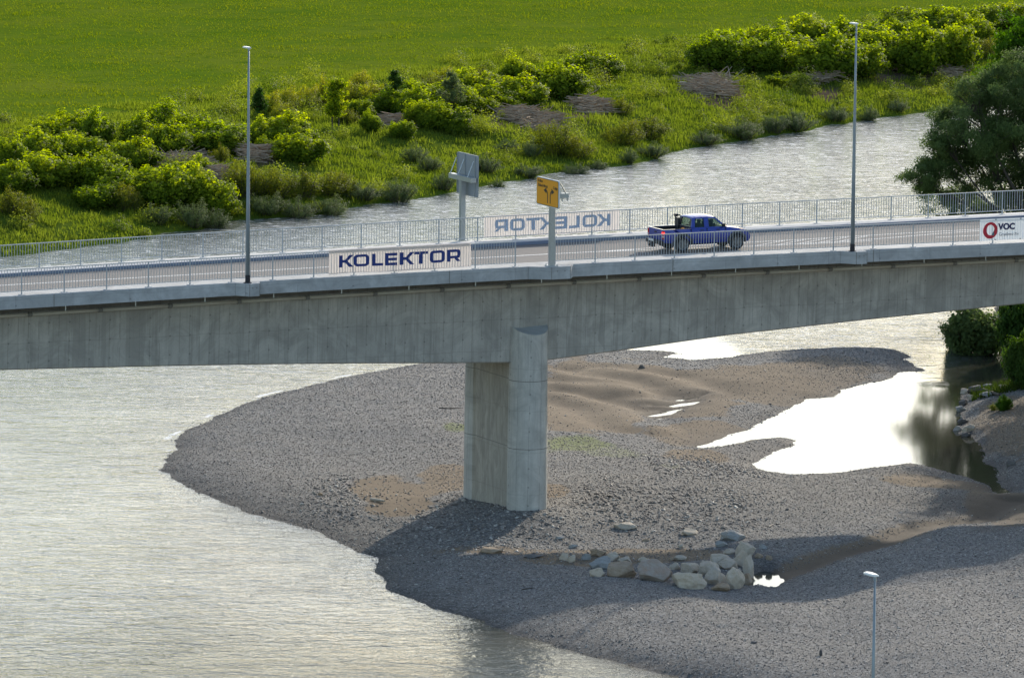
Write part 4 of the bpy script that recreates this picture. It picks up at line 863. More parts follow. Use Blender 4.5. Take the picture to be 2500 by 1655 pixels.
def pane(q, name='window'):
    mb = MB(); mb.add(q, [(0, 1, 2, 3)]); return mb.build(name, M['glass'], cabo)
for sd_ in (-1, 1):
    Y = lambda v: sd_*(cy(v)-.02)
    pane([(1.78, Y(.02), cz(.02)), (2.38, Y(.02), cz(.02)), (2.38, Y(.92), cz(.92)), (1.85, Y(.92), cz(.92))], 'side_window'); pane([(2.58, Y(.02), cz(.02)), (3.48, Y(.02), cz(.02)), (2.98, Y(.92), cz(.92)), (2.58, Y(.92), cz(.92))], 'side_window')
pane([(1.60, -.76, 1.20), (1.60, .76, 1.20), (1.70, .64, 1.67), (1.70, -.64, 1.67)], 'rear_window'); pane([(3.58, -.78, 1.19), (3.58, .78, 1.19), (3.02, .64, 1.69), (3.02, -.64, 1.69)], 'windscreen')
mb = MB()
for sd_ in (-1, 1):
    for x in (1.575, 2.47, 3.52): mb.box((x, sd_*(HW-.012-.03), .82), (.014, .07, .66))
    mb.box((2.5, sd_*(HW-.0), .62), (1.9, .016, .02))
    for x in (2.28, 3.2): mb.box((x-.1, sd_*(HW-.055), 1.07), (.17, .10, .035))
mb.build('door_seam', M['black'], tr)
mb = MB()
for x in (2.25, 2.95):
    for y in (-.38, .38): mb.box((x, y, 1.05), (.16, .46, .62)); mb.box((x-.02, y, 1.46), (.09, .24, .18))
mb.box((3.35, 0, 1.12), (.3, 1.4, .14)); mb.tube([(3.08, .36+.17*cos(a), 1.22+.17*sin(a)) for a in [2*pi*k/14 for k in range(15)]], .018, 6); mb.build('seats', M['interior'], cabo)
for sd_ in (-1, 1):
    mb = MB(); mb.box((3.36, sd_*.93, 1.28), (.13, .20, .17)); mb.box((3.40, sd_*.83, 1.22), (.06, .12, .05)); mb.build('wing_mirror', M['black'] if sd_ < 0 else M['blue'], tr, False, .02)
mb = MB(); mb.tube([(1.46, .70, .75), (1.46, .70, 1.62), (1.50, .60, 1.72), (1.50, -.60, 1.72) if 0 else (1.50, .30, 1.74)], .035, 8); mb.box((1.44, .62, 1.72), (.14, .20, .13)); mb.box((1.50, .56, 1.20), (.10, .36, .8)); mb.box((1.5, -.05, 1.24), (.04, 1.5, .05)); mb.tube([(1.4, .62, 1.78), (1.2, .68, 1.66), (1.08, .72, 1.35), (1.05, .74, 1.17)], .01, 5); mb.build('cab_rack', M['black'], tr)
mb = MB(); mb.tube([(3.62, -.66, 1.185), (3.72, -.62, 1.22), (3.45, -.2, 1.33)], .012, 5); mb.build('wiper', M['black'], tr)
mb = MB(); mb.box((0, 0, .06), (.30, .22, .12)); mb.box((.24, 0, .09), (.28, .07, .05)); mb.box((-.05, 0, .15), (.14, .12, .07)); og = mb.build('power_tool', M['orange'], None, False, .015); Mw = tr.matrix_basis
og.location = Mw @ Vector((1.22, -.70, 1.04)); og.rotation_euler = tr.rotation_euler; prop(og, 'orange tool lying in the pickup bed behind the cab window', 'tool')

# ------------------------------------------------------------------ rocks
def rock(px, py, wpx, hpx, mat, label, name='boulder', flat_=1., seed=0, grp='boulders piled beside the small pool', ddepth=1.):
    r = random.Random(seed); X_, Y_, Z_ = hit(px, py+hpx/2-2); sc = F/np.linalg.norm(CAM-np.array([X_, Y_, Z_])); w_, h_ = wpx/sc, hpx/sc
    bm = bmesh.new(); bmesh.ops.create_icosphere(bm, subdivisions=4, radius=1.)
    planes = [(Vector((r.gauss(0, 1), r.gauss(0, 1), r.gauss(0, .8))).normalized(), r.uniform(.55, .85)) for k in range(16)]
    off = Vector((r.random()*50, r.random()*50, r.random()*50))
    from mathutils import noise as mn
    for v in bm.verts:
        p = v.co.copy()
        for n_, d_ in planes:
            e = p.dot(n_)-d_
            if e > 0: p -= n_*e*.97
        p *= 1+.16*mn.noise(p*1.6+off)+.07*mn.noise(p*4.5+off)+.03*mn.noise(p*10+off); v.co = p
    ext = [max(v.co[i] for v in bm.verts)-min(v.co[i] for v in bm.verts) for i in range(3)]; S = (w_/ext[0], max(w_*.8, h_*.9)*ddepth/ext[1], h_*1.42*flat_/ext[2])
    for v in bm.verts: v.co = Vector((v.co.x*S[0], v.co.y*S[1], v.co.z*S[2]))
    me = bpy.data.meshes.new(name); bm.to_mesh(me); bm.free(); me.materials.append(M[mat]); me.polygons.foreach_set('use_smooth', [False]*len(me.polygons)); o = bpy.data.objects.new(name, me); COL.objects.link(o)
    o.location = (X_, Y_+w_*.25, Z_+h_*.33); prop(o, label, 'rock', grp); return o
def C4(x, y, w_, h_): k = .2533; return 1350+x*k, 1290+y*k, w_*k, h_*k
BOULD = [(425, 430, 150, 85, 'rockA', 'small pale boulder half buried at the left end of the boulder row'), (455, 345, 215, 115, 'rockB', 'blue grey boulder leaning at the left end of the boulder row'), (670, 400, 290, 155, 'rockC', 'tan boulder with an ochre left side, left of the largest red veined boulder'), (690, 310, 145, 55, 'rockA', 'low pale rock just behind the tan boulder'), (570, 280, 160, 70, 'rockA', 'cream angular rock behind the blue grey boulder'), (430, 240, 160, 75, 'rockC', 'brown flat rock behind the left end of the boulder row'), (320, 275, 95, 65, 'rockB', 'bluish rock left of the brown flat rock'), (185, 300, 80, 75, 'rockA', 'pale upright stone left of the boulder row'), (110, 280, 90, 65, 'rockA', 'small grey stone at the far left, next to a red scrap'), (975, 420, 350, 195, 'rockR', 'largest boulder with red brown veins, in the middle of the row'), (870, 375, 120, 60, 'rockA', 'small rock wedged between the tan and the red veined boulder'), (880, 312, 130, 60, 'rockA', 'pointed pale rock behind the gap left of the red veined boulder'), (1180, 370, 110, 70, 'rockA', 'small rounded rock just right of the red veined boulder top'), (1310, 385, 175, 95, 'rockA', 'middling grey rock lying on the sunken broad boulder'), (1230, 292, 125, 42, 'rockA', 'flat whitish rock behind the middle of the boulder row'), (1300, 510, 340, 150, 'rockA', 'broad sunken boulder at the front, right of the red veined one'), (1500, 395, 220, 130, 'rockA', 'tilted pale boulder left of the heap by the small pool'), (1580, 480, 210, 135, 'rockA', 'rounded boulder at the front of the heap, above the lowest flat one'), (1610, 573, 190, 72, 'rockC', 'lowest flat boulder at the front of the heap'), (1760, 480, 190, 210, 'rockA', 'tall upright boulder at the front of the heap'), (1680, 350, 210, 95, 'rockA', 'slanting pale boulder in the middle of the heap'), (1600, 300, 200, 80, 'rockA', 'long low boulder at the back left of the heap'), (1815, 300, 180, 140, 'rockA', 'smooth boulder just below the topmost one of the heap'), (1845, 215, 200, 150, 'rockA', 'topmost large pale boulder of the heap'), (1885, 360, 110, 210, 'rockA', 'narrow boulder on the right side of the heap'), (1880, 500, 100, 115, 'rockC', 'small brownish boulder beside the small pool'), (1700, 232, 120, 52, 'rockA', 'small rock left of the topmost boulder'), (1980, 268, 80, 52, 'rockC', 'rounded brown cobble right of the heap, behind the small pool'), (2080, 290, 70, 48, 'rockC', 'rounded tan cobble farthest right of the heap'), (1320, 42, 165, 55, 'rockA', 'pale flat slab lying alone on the gravel behind the boulders'), (1750, 80, 250, 80, 'rockB', 'long slanted grey slab behind the heap of boulders'), (1620, 155, 130, 60, 'rockB', 'grey rock between the slanted slab and the heap'), (1140, 300, 60, 34, 'rockC', 'small ochre stone behind the middle of the boulder row'), (1450, 340, 60, 50, 'rockA', 'small upright rock left of the tilted pale boulder'), (1235, 178, 60, 34, 'rockA', 'small cream stone in the hollow behind the boulders'), (2030, 185, 80, 40, 'rockB', 'small grey stone on the gravel right of the topmost boulder'), (900, 118, 80, 26, 'rockC', 'flat ochre stone on the shaded gravel behind the boulder row'), (60, 95, 90, 34, 'rockB', 'flat grey green stone on the shaded gravel left of the boulders'), (190, 180, 90, 34, 'rockB', 'flat bluish stone behind the left end of the boulder row')]
for i, (x, y, a, b, m_, lab) in enumerate(BOULD): rock(*C4(x, y, a, b), m_, lab, seed=i+3)
rock(1523, 1286, 60, 14, 'rockA', 'small white flat stone on the shaded gravel right of the pier', seed=81, grp='single stones on the gravel'); rock(1198, 1347, 56, 11, 'rockC', 'beige flat slab on the dark strip below the pier', seed=82, grp='single stones on the gravel'); rock(1300, 1360, 52, 8, 'rockD', 'dark flat slab right of the beige slab below the pier', seed=83, grp='single stones on the gravel')
rock(2469, 1132, 23, 14, 'rockD', 'dark square block on the mud of the right bank', seed=84, grp='single stones on the gravel'); rock(1568, 897, 17, 8, 'rockD', 'dark grey stone on the sand behind the pier', seed=85, grp='single stones on the gravel')
rock(1841, 1569, 16, 6, 'rockD', 'small black scrap on the gravel near the bottom edge', seed=87, grp='dark scraps on the gravel'); rock(2004, 1594, 8, 16, 'rockD', 'narrow black scrap standing on the gravel, left of the foreground lamp', seed=88, grp='dark scraps on the gravel')
rock(782, 1208, 12, 8, 'rockC', 'small dark red stone on the gravel left of the sandy patch', seed=89, grp='single stones on the gravel'); rock(1290, 1226, 60, 12, 'rockA', 'pale stone at the right foot of the pier', seed=90, grp='single stones on the gravel')
for i, (x, y, a, b) in enumerate([(2358, 958, 30, 12), (2385, 950, 40, 14), (2415, 946, 34, 12), (2450, 945, 26, 10), (2352, 985, 22, 14), (2345, 1000, 26, 14), (2372, 972, 24, 12), (2350, 1030, 30, 14), (2338, 1048, 22, 12), (2365, 1048, 34, 16), (2358, 1062, 26, 12), (2410, 965, 44, 12)]):
    rock(x, y, a, b, ['rockA', 'rockD', 'rockB'][i % 3], ['pale', 'dark', 'grey'][i % 3]+' jagged rock at the water edge of the right bank, '+['uppermost left', 'second in the top row', 'third in the top row', 'last of the top row', 'just below the top row', 'nearest the reflection', 'inland below the top row', 'left of the lower cluster', 'leftmost of the lower cluster', 'largest of the lower cluster', 'lowest of the lower cluster', 'beside the log'][i], seed=100+i, grp='rocks along the right bank')
def stick(name, pts, r_, mat, label, cat='driftwood'):
    P = [hit(x, y) for x, y in pts]; b = np.array(P[0]); mb = MB(); mb.tube([tuple(np.array(p)-b+np.array((0, 0, r_+k*.0))) for k, p in enumerate(P)], [r_, r_*.7] if len(P) == 2 else [r_]*(len(P)-1)+[r_*.5], 6); o = mb.build(name, M[mat], None); o.location = tuple(b); prop(o, label, cat, 'driftwood on the gravel'); return o
stick('driftwood', [(2365, 962), (2400, 958), (2440, 970)], .14, 'bark', 'dark log lying among the rocks of the right bank')
stick('driftwood', [(1071, 997), (1095, 998), (1126, 997)], .03, 'bark', 'thin dark stick on the gravel just left of the pier')
stick('driftwood', [(1700, 1690-400), (1716, 1284)], .04, 'log', 'short bleached stick on the gravel right of the pier shadow')
stick('driftwood', [(1876, 1287), (1888, 1281)], .04, 'log', 'bleached stick on the gravel behind the heap of boulders')
stick('driftwood', [(1275, 1440), (1300, 1436)], .03, 'bark', 'thin twig on the shaded gravel in front of the slabs')
stick('driftwood', [(905, 1222), (938, 1227)], .09, 'log', 'reddish log on the sandy patch left of the pier')

# loose stones: nobody could count them
def pebbles():
    n = 340000; X_ = rs.uniform(-32, 34, n); Y_ = rs.uniform(248, 372, n); z, dn, df = terrain(X_, Y_)
    Sd = blobs(X_, Y_, [(1500, 940, 300, 100, 1), (1440, 1010, 190, 60, 1), (1680, 950, 200, 80, 1), (1830, 930, 280, 60, .85), (1720, 1040, 170, 45, .8), (960, 1215, 110, 50, .8), (2300, 1170, 210, 22, .8), (2450, 1230, 110, 60, 1)])
    Cs = blobs(X_, Y_, [(1150, 1290, 330, 60, 1), (1600, 1260, 300, 60, 1), (850, 1230, 150, 60, .9), (1700, 1150, 200, 40, .8)])
    dt, T = polyd(trough, X_, Y_); keep = (dn > -.35) & (z > -.05) & (rs.rand(n) > .93*Sd) & (dt > .5) & (sdf(poolP, X_, Y_) < -.25)
    X_, Y_, z, Cs = X_[keep], Y_[keep], z[keep], Cs[keep]; n = len(X_)
    r = np.exp(rs.normal(-3.5, .33, n))*(1+1.9*Cs*rs.rand(n)**2); r = np.clip(r, .016, .2)
    O = np.array([(1, 0, 0), (-1, 0, 0), (0, 1, 0), (0, -1, 0), (0, 0, 1), (0, 0, -1)], float); Fc = np.array([(0, 2, 4), (2, 1, 4), (1, 3, 4), (3, 0, 4), (2, 0, 5), (1, 2, 5), (3, 1, 5), (0, 3, 5)])
    a = rs.uniform(0, 2*pi, n); ca, sa = np.cos(a), np.sin(a); sc = np.stack([r*rs.uniform(.8, 1.5, n), r*rs.uniform(.7, 1.1, n), r*rs.uniform(.3, .65, n)], -1)
    Vv = O[None]*sc[:, None]*(1+rs.uniform(-.3, .3, (n, 6, 1))); tl = rs.normal(0, .35, (n, 1)); Vz = Vv[..., 2]+Vv[..., 0]*tl; Vx = Vv[..., 0]*ca[:, None]-Vv[..., 1]*sa[:, None]; Vy = Vv[..., 0]*sa[:, None]+Vv[..., 1]*ca[:, None]
    P = np.stack([Vx+X_[:, None], Vy+Y_[:, None], Vz+(z+r*.18)[:, None]], -1).reshape(-1, 3); Q = (Fc[None]+6*np.arange(n)[:, None, None]).reshape(-1, 3)
    o = npmesh('loose_stones', P, Q, M['pebble'], None, False, None, dict(lv=np.repeat(rs.rand(n), 6), lw=np.repeat(rs.rand(n), 6))); prop(o, 'loose grey pebbles and cobbles strewn over the gravel bar', 'stones', kind='stuff')
m = NT('pebble'); c = m.ramp(m.attr('lv'), [(0., (.08, .076, .073)), (.4, (.18, .172, .162)), (.8, (.30, .286, .265)), (1., (.56, .54, .49))]); c = m.mix(m.math('MULTIPLY', m.attr('lw'), .35), c, (.24, .17, .13)); m.base(c, .7, 0, .35); M['pebble'] = m.m
pebbles()
# ------------------------------------------------------------------ vegetation
def leaves(P, Nn, l, wd, jit=.35, droop=.0, seed=0):
    """rhombus leaves: P centres, Nn preferred normals, l lengths"""
    R = np.random.RandomState(seed); n = len(P); Nn = Nn+R.normal(0, jit, (n, 3)); Nn /= np.linalg.norm(Nn, axis=1)[:, None]+1e-9
    T = R.normal(0, 1, (n, 3)); T[:, 2] -= droop; T -= (T*Nn).sum(1)[:, None]*Nn; T /= np.linalg.norm(T, axis=1)[:, None]+1e-9; Bn = np.cross(Nn, T)
    L = l[:, None]; W = (l*wd)[:, None]; V_ = np.stack([P-T*L*.5, P+Bn*W*.5-T*L*.08-Nn*L*.06, P+T*L*.5-Nn*L*.12, P-Bn*W*.5-T*L*.08-Nn*L*.06], 1).reshape(-1, 3)
    Fq = np.arange(n*4).reshape(n, 4); return V_, Fq, np.repeat(R.rand(n), 4)
def bushmesh(kind, seed):
    R = np.random.RandomState(seed); rad, hh = 1.4, 2.2; P = []; Nn = []; st = MB(); ns = {'K': 60, 'Y': 40, 'G': 60, 'S': 36, 'T': 26}[kind]
    for k in range(ns):
        a = R.uniform(0, 2*pi); q = sqrt(R.rand()); ex = rad*q*1.0*(1+.18*sin(3*a+seed)); top = hh*(1-.45*q*q)*(R.uniform(.6, 1.05) if k % 5 else R.uniform(1., 1.3))
        b0 = np.array([cos(a)*ex*.35, sin(a)*ex*.35, -.1]); e = np.array([cos(a)*ex, sin(a)*ex, top]); c = np.array([cos(a)*ex*.75, sin(a)*ex*.75, top*.62])
        ts = np.linspace(0, 1, 7); cur = [(1-t)**2*b0+2*t*(1-t)*c+t*t*e for t in ts]; st.tube(cur, [.022, .02, .018, .015, .012, .008, .004], 4, caps=False)
        m_ = {'K': 170, 'Y': 120, 'G': 130, 'S': 90, 'T': 60}[kind]; t = R.beta(1.6, 1.0, m_)*.9+.12; t = np.clip(t, 0.08, 1.03)[:, None]
        p = (1-t)**2*b0+2*t*(1-t)*c+t*t*e; sp = {'K': .24, 'Y': .22, 'G': .15, 'S': .2, 'T': .2}[kind]*(1.25-.75*t); d = R.normal(0, 1, (m_, 3))*[1, 1, .8]; p = p+d*sp; P.append(p); o = np.stack([np.full(m_, cos(a)*q), np.full(m_, sin(a)*q), np.full(m_, .9)], -1)+d*.5; Nn.append(o)
    P = np.concatenate(P); Nn = np.concatenate(Nn); P[:, 2] = np.abs(P[:, 2]); 
    sz = {'K': .145, 'Y': .11, 'G': .11, 'S': .14, 'T': .12}[kind]; wd = {'K': .85, 'Y': .6, 'G': .3, 'S': .6, 'T': .55}[kind]; n = len(P)
    V_, Fq, lv = leaves(P, Nn, sz*np.random.RandomState(seed).uniform(.6, 1.35, n), wd, .45, .6, seed)
    hv = np.clip(V_[:, 2]/hh, 0, 1); lv = np.clip(lv*.55+hv**1.5*.55-.05, 0, 1); return V_, Fq, lv, st  # leaf colour lightens with height, painting lit tops over shaded bases
LM = {'K': 'leafK', 'Y': 'leafY', 'G': 'leafG', 'S': 'leafD', 'T': 'leafG'}
bank = {}
def bushdata(kind, v, mat=None):
    key = (kind, v, mat)
    if key not in bank:
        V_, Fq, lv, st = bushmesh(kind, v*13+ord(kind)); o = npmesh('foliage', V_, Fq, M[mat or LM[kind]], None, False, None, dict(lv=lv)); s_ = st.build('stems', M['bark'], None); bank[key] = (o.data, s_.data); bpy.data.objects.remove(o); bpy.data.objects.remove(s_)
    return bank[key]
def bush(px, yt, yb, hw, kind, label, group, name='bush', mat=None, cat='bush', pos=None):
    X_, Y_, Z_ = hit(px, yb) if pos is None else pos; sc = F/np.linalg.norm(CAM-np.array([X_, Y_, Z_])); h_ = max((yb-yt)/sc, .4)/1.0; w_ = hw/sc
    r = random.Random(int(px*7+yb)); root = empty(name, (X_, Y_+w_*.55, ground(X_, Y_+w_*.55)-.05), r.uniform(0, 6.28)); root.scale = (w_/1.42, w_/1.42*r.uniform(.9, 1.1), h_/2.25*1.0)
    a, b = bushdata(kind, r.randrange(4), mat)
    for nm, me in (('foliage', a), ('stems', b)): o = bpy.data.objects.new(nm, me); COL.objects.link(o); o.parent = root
    prop(root, label, cat, group); return root
K1 = .3827
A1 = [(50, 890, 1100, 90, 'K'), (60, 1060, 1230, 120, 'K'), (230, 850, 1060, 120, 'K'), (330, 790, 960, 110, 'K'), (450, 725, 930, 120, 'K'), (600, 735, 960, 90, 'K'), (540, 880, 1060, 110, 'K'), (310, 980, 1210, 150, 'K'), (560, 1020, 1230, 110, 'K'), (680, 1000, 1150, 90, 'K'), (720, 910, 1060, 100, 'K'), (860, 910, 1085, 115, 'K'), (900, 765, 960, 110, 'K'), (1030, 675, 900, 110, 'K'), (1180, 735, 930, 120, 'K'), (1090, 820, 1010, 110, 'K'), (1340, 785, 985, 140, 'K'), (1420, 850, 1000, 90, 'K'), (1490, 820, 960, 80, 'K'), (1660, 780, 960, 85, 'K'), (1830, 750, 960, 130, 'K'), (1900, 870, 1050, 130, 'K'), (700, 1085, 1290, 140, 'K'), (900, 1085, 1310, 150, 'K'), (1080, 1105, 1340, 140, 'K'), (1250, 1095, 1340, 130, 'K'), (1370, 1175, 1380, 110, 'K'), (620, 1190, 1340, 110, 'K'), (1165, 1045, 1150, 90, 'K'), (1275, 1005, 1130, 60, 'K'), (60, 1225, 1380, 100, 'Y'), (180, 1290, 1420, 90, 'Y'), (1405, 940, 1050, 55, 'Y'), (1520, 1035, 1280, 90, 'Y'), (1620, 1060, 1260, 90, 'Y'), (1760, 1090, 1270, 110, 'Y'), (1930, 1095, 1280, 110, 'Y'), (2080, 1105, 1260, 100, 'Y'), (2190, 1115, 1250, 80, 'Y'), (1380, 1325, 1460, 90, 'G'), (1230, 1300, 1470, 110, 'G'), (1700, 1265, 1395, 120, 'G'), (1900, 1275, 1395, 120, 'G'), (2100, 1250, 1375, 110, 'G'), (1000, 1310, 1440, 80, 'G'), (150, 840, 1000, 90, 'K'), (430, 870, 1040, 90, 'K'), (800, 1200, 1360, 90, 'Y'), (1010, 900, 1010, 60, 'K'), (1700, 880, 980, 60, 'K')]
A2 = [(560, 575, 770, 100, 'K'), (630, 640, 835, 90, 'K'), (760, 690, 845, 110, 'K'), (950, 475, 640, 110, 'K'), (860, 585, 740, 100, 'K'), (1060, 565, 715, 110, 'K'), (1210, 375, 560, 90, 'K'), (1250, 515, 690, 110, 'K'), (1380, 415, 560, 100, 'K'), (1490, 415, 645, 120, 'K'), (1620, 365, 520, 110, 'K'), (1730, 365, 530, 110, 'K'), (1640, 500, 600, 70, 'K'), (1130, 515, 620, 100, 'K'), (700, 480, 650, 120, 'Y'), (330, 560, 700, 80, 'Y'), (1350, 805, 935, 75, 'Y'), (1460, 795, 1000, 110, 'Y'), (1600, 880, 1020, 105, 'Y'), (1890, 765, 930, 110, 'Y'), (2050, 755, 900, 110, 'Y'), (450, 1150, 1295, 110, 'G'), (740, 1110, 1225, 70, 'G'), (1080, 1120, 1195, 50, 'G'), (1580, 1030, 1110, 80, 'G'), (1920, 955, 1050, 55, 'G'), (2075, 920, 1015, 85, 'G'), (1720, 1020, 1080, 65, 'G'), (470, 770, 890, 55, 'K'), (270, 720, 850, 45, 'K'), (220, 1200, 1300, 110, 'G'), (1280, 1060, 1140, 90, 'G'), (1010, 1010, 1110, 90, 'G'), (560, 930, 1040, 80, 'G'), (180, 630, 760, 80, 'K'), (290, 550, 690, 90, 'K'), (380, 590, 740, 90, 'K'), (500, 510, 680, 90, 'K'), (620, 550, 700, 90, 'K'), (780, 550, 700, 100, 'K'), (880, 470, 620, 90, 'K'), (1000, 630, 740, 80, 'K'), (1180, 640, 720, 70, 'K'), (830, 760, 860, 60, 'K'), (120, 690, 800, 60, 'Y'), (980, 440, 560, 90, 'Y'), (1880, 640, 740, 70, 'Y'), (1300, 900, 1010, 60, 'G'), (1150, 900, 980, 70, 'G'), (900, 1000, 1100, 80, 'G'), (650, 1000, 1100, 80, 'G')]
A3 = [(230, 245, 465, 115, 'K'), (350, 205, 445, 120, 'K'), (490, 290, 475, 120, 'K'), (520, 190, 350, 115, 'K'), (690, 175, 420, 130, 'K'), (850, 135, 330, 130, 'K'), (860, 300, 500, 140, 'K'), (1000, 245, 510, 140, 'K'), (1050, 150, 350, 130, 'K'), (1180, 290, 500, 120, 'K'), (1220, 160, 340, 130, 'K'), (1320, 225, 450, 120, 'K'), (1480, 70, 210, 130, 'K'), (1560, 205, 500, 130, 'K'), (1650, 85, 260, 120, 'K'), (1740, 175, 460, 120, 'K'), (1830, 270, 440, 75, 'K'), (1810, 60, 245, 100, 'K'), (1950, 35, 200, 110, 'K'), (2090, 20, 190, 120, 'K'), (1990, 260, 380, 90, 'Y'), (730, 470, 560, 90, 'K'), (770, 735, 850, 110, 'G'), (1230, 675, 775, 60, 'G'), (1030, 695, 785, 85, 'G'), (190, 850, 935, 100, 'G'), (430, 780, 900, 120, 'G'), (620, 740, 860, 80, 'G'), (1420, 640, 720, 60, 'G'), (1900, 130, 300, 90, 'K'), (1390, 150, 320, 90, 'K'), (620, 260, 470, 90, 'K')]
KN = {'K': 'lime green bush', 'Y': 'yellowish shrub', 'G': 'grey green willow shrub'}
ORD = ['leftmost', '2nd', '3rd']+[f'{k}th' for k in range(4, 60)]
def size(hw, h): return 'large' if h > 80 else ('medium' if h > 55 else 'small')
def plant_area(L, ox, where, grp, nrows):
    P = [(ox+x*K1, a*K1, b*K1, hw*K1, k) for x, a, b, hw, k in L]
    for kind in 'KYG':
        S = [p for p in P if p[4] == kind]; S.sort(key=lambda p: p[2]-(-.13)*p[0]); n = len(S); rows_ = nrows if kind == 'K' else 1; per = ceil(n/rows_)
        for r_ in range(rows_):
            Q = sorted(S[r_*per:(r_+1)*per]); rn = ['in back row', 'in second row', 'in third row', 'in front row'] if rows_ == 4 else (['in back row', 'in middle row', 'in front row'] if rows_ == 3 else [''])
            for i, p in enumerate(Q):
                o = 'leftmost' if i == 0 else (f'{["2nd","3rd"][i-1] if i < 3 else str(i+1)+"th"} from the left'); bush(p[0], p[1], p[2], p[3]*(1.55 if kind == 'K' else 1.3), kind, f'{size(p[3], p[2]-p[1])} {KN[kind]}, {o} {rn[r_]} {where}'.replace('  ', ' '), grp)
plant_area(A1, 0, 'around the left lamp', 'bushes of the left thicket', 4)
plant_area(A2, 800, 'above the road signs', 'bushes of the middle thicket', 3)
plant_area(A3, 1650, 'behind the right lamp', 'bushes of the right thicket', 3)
# yellow flowering weeds
for i, (x, a, b, hw) in enumerate([(665, 230, 280, 40), (700, 222, 275, 45), (745, 212, 265, 45), (790, 195, 262, 45), (850, 200, 262, 50), (905, 205, 270, 45), (690, 255, 300, 40), (880, 180, 230, 40), (1085, 165, 220, 45)]):
    bush(x, a, b, hw, 'Y', ['lowest left', 'broad left', 'middle left', 'tall central', 'broad central', 'right', 'lower left', 'upper right', 'separate far right'][i]+' clump of yellow flowering weeds at the meadow edge', 'yellow flowering weeds', 'flowering_weed', 'flower', 'weed')
# saplings with thin trunks
def sapling(px, yt, yb, hw, label, mat='leafD', seed=1, trunks=1, cone=True):
    X_, Y_, Z_ = hit(px, yb); sc = F/np.linalg.norm(CAM-np.array([X_, Y_, Z_])); h_ = (yb-yt)/sc; w_ = hw/sc; R = np.random.RandomState(seed); root = empty('young_tree', (X_, Y_, Z_-.05)); prop(root, label, 'tree', 'young trees on the far bank'); tb_ = MB(); P = []
    for q in range(trunks):
        dx = (q-(trunks-1)/2)*.5; tb_.tube([(dx, 0, 0), (dx*1.1, .1, h_*.5), (dx*.8, 0, h_*.97)], [.07, .05, .015], 6)
        for k in range(44):
            t = R.uniform(.28, 1.); rr_ = w_*((1.14-t)*1.5 if cone else (1-abs(t-.62)*1.3)); a = R.uniform(0, 2*pi); b0 = np.array([dx, 0, h_*t*.92]); e = b0+np.array([cos(a)*rr_, sin(a)*rr_, rr_*.35]); tb_.tube([tuple(b0), tuple(e)], [.018, .006], 4, caps=False); u_ = R.rand(70, 1)**.6; P.append(b0+(e-b0)*u_+R.normal(0, .10, (70, 3)))
    P = np.concatenate(P); Nn = np.tile([0, -.3, .8], (len(P), 1)); V_, Fq, lv = leaves(P, Nn, R.uniform(.1, .22, len(P)), .6, .6, .5, seed); npmesh('crown', V_, Fq, M[mat], root, False, None, dict(lv=lv)); tb_.build('trunk', M['bark'], root)
sapling(632, 212, 305, 20, 'small dark green sapling directly behind the left street lamp', seed=2)
sapling(819, 186, 316, 27, 'young tree with two thin trunks standing in open grass right of the left lamp', 'leafK', seed=3, trunks=2, cone=False)
sapling(965, 168, 275, 30, 'dark conical sapling on the left side of the middle thicket', seed=4)
sapling(1103, 165, 285, 34, 'taller thin crowned sapling in the middle thicket, right of the dark conical one', 'leafG', seed=5)
# shrub standing in the river
bush(634, 538, 581, 34, 'T', 'thin bare looking shrub standing in the river behind the left lamp', 'shrubs in the water', pos=(*z0(634, 578), 0))
# right bank plants
for i, (x, a, b, hw, k, lab, mt) in enumerate([(2385, 735, 868, 80, 'K', 'thick dark round bush at the water edge just under the right end of the bridge', 'leafW'), (2340, 770, 858, 34, 'K', 'narrow dark bush hanging over the water left of the thick dark bush', 'leafW'), (2425, 770, 862, 34, 'Y', 'dry brownish bush right of the thick dark bush', 'leafY'), (2492, 715, 870, 58, 'K', 'dark green bush at the right frame edge below the bridge', 'leafD'), (2500, 830, 945, 46, 'K', 'lower green bush at the right frame edge above the rocks', 'leafD'), (2452, 968, 1003, 22, 'K', 'small green plant on the right bank sand behind the rocks', 'leafB'), (2425, 985, 1003, 14, 'Y', 'tiny yellowish plant left of the small green plant on the sand', 'leafY')]):
    bush(x, a, b, hw, k, lab, 'plants on the right bank', mat=mt)
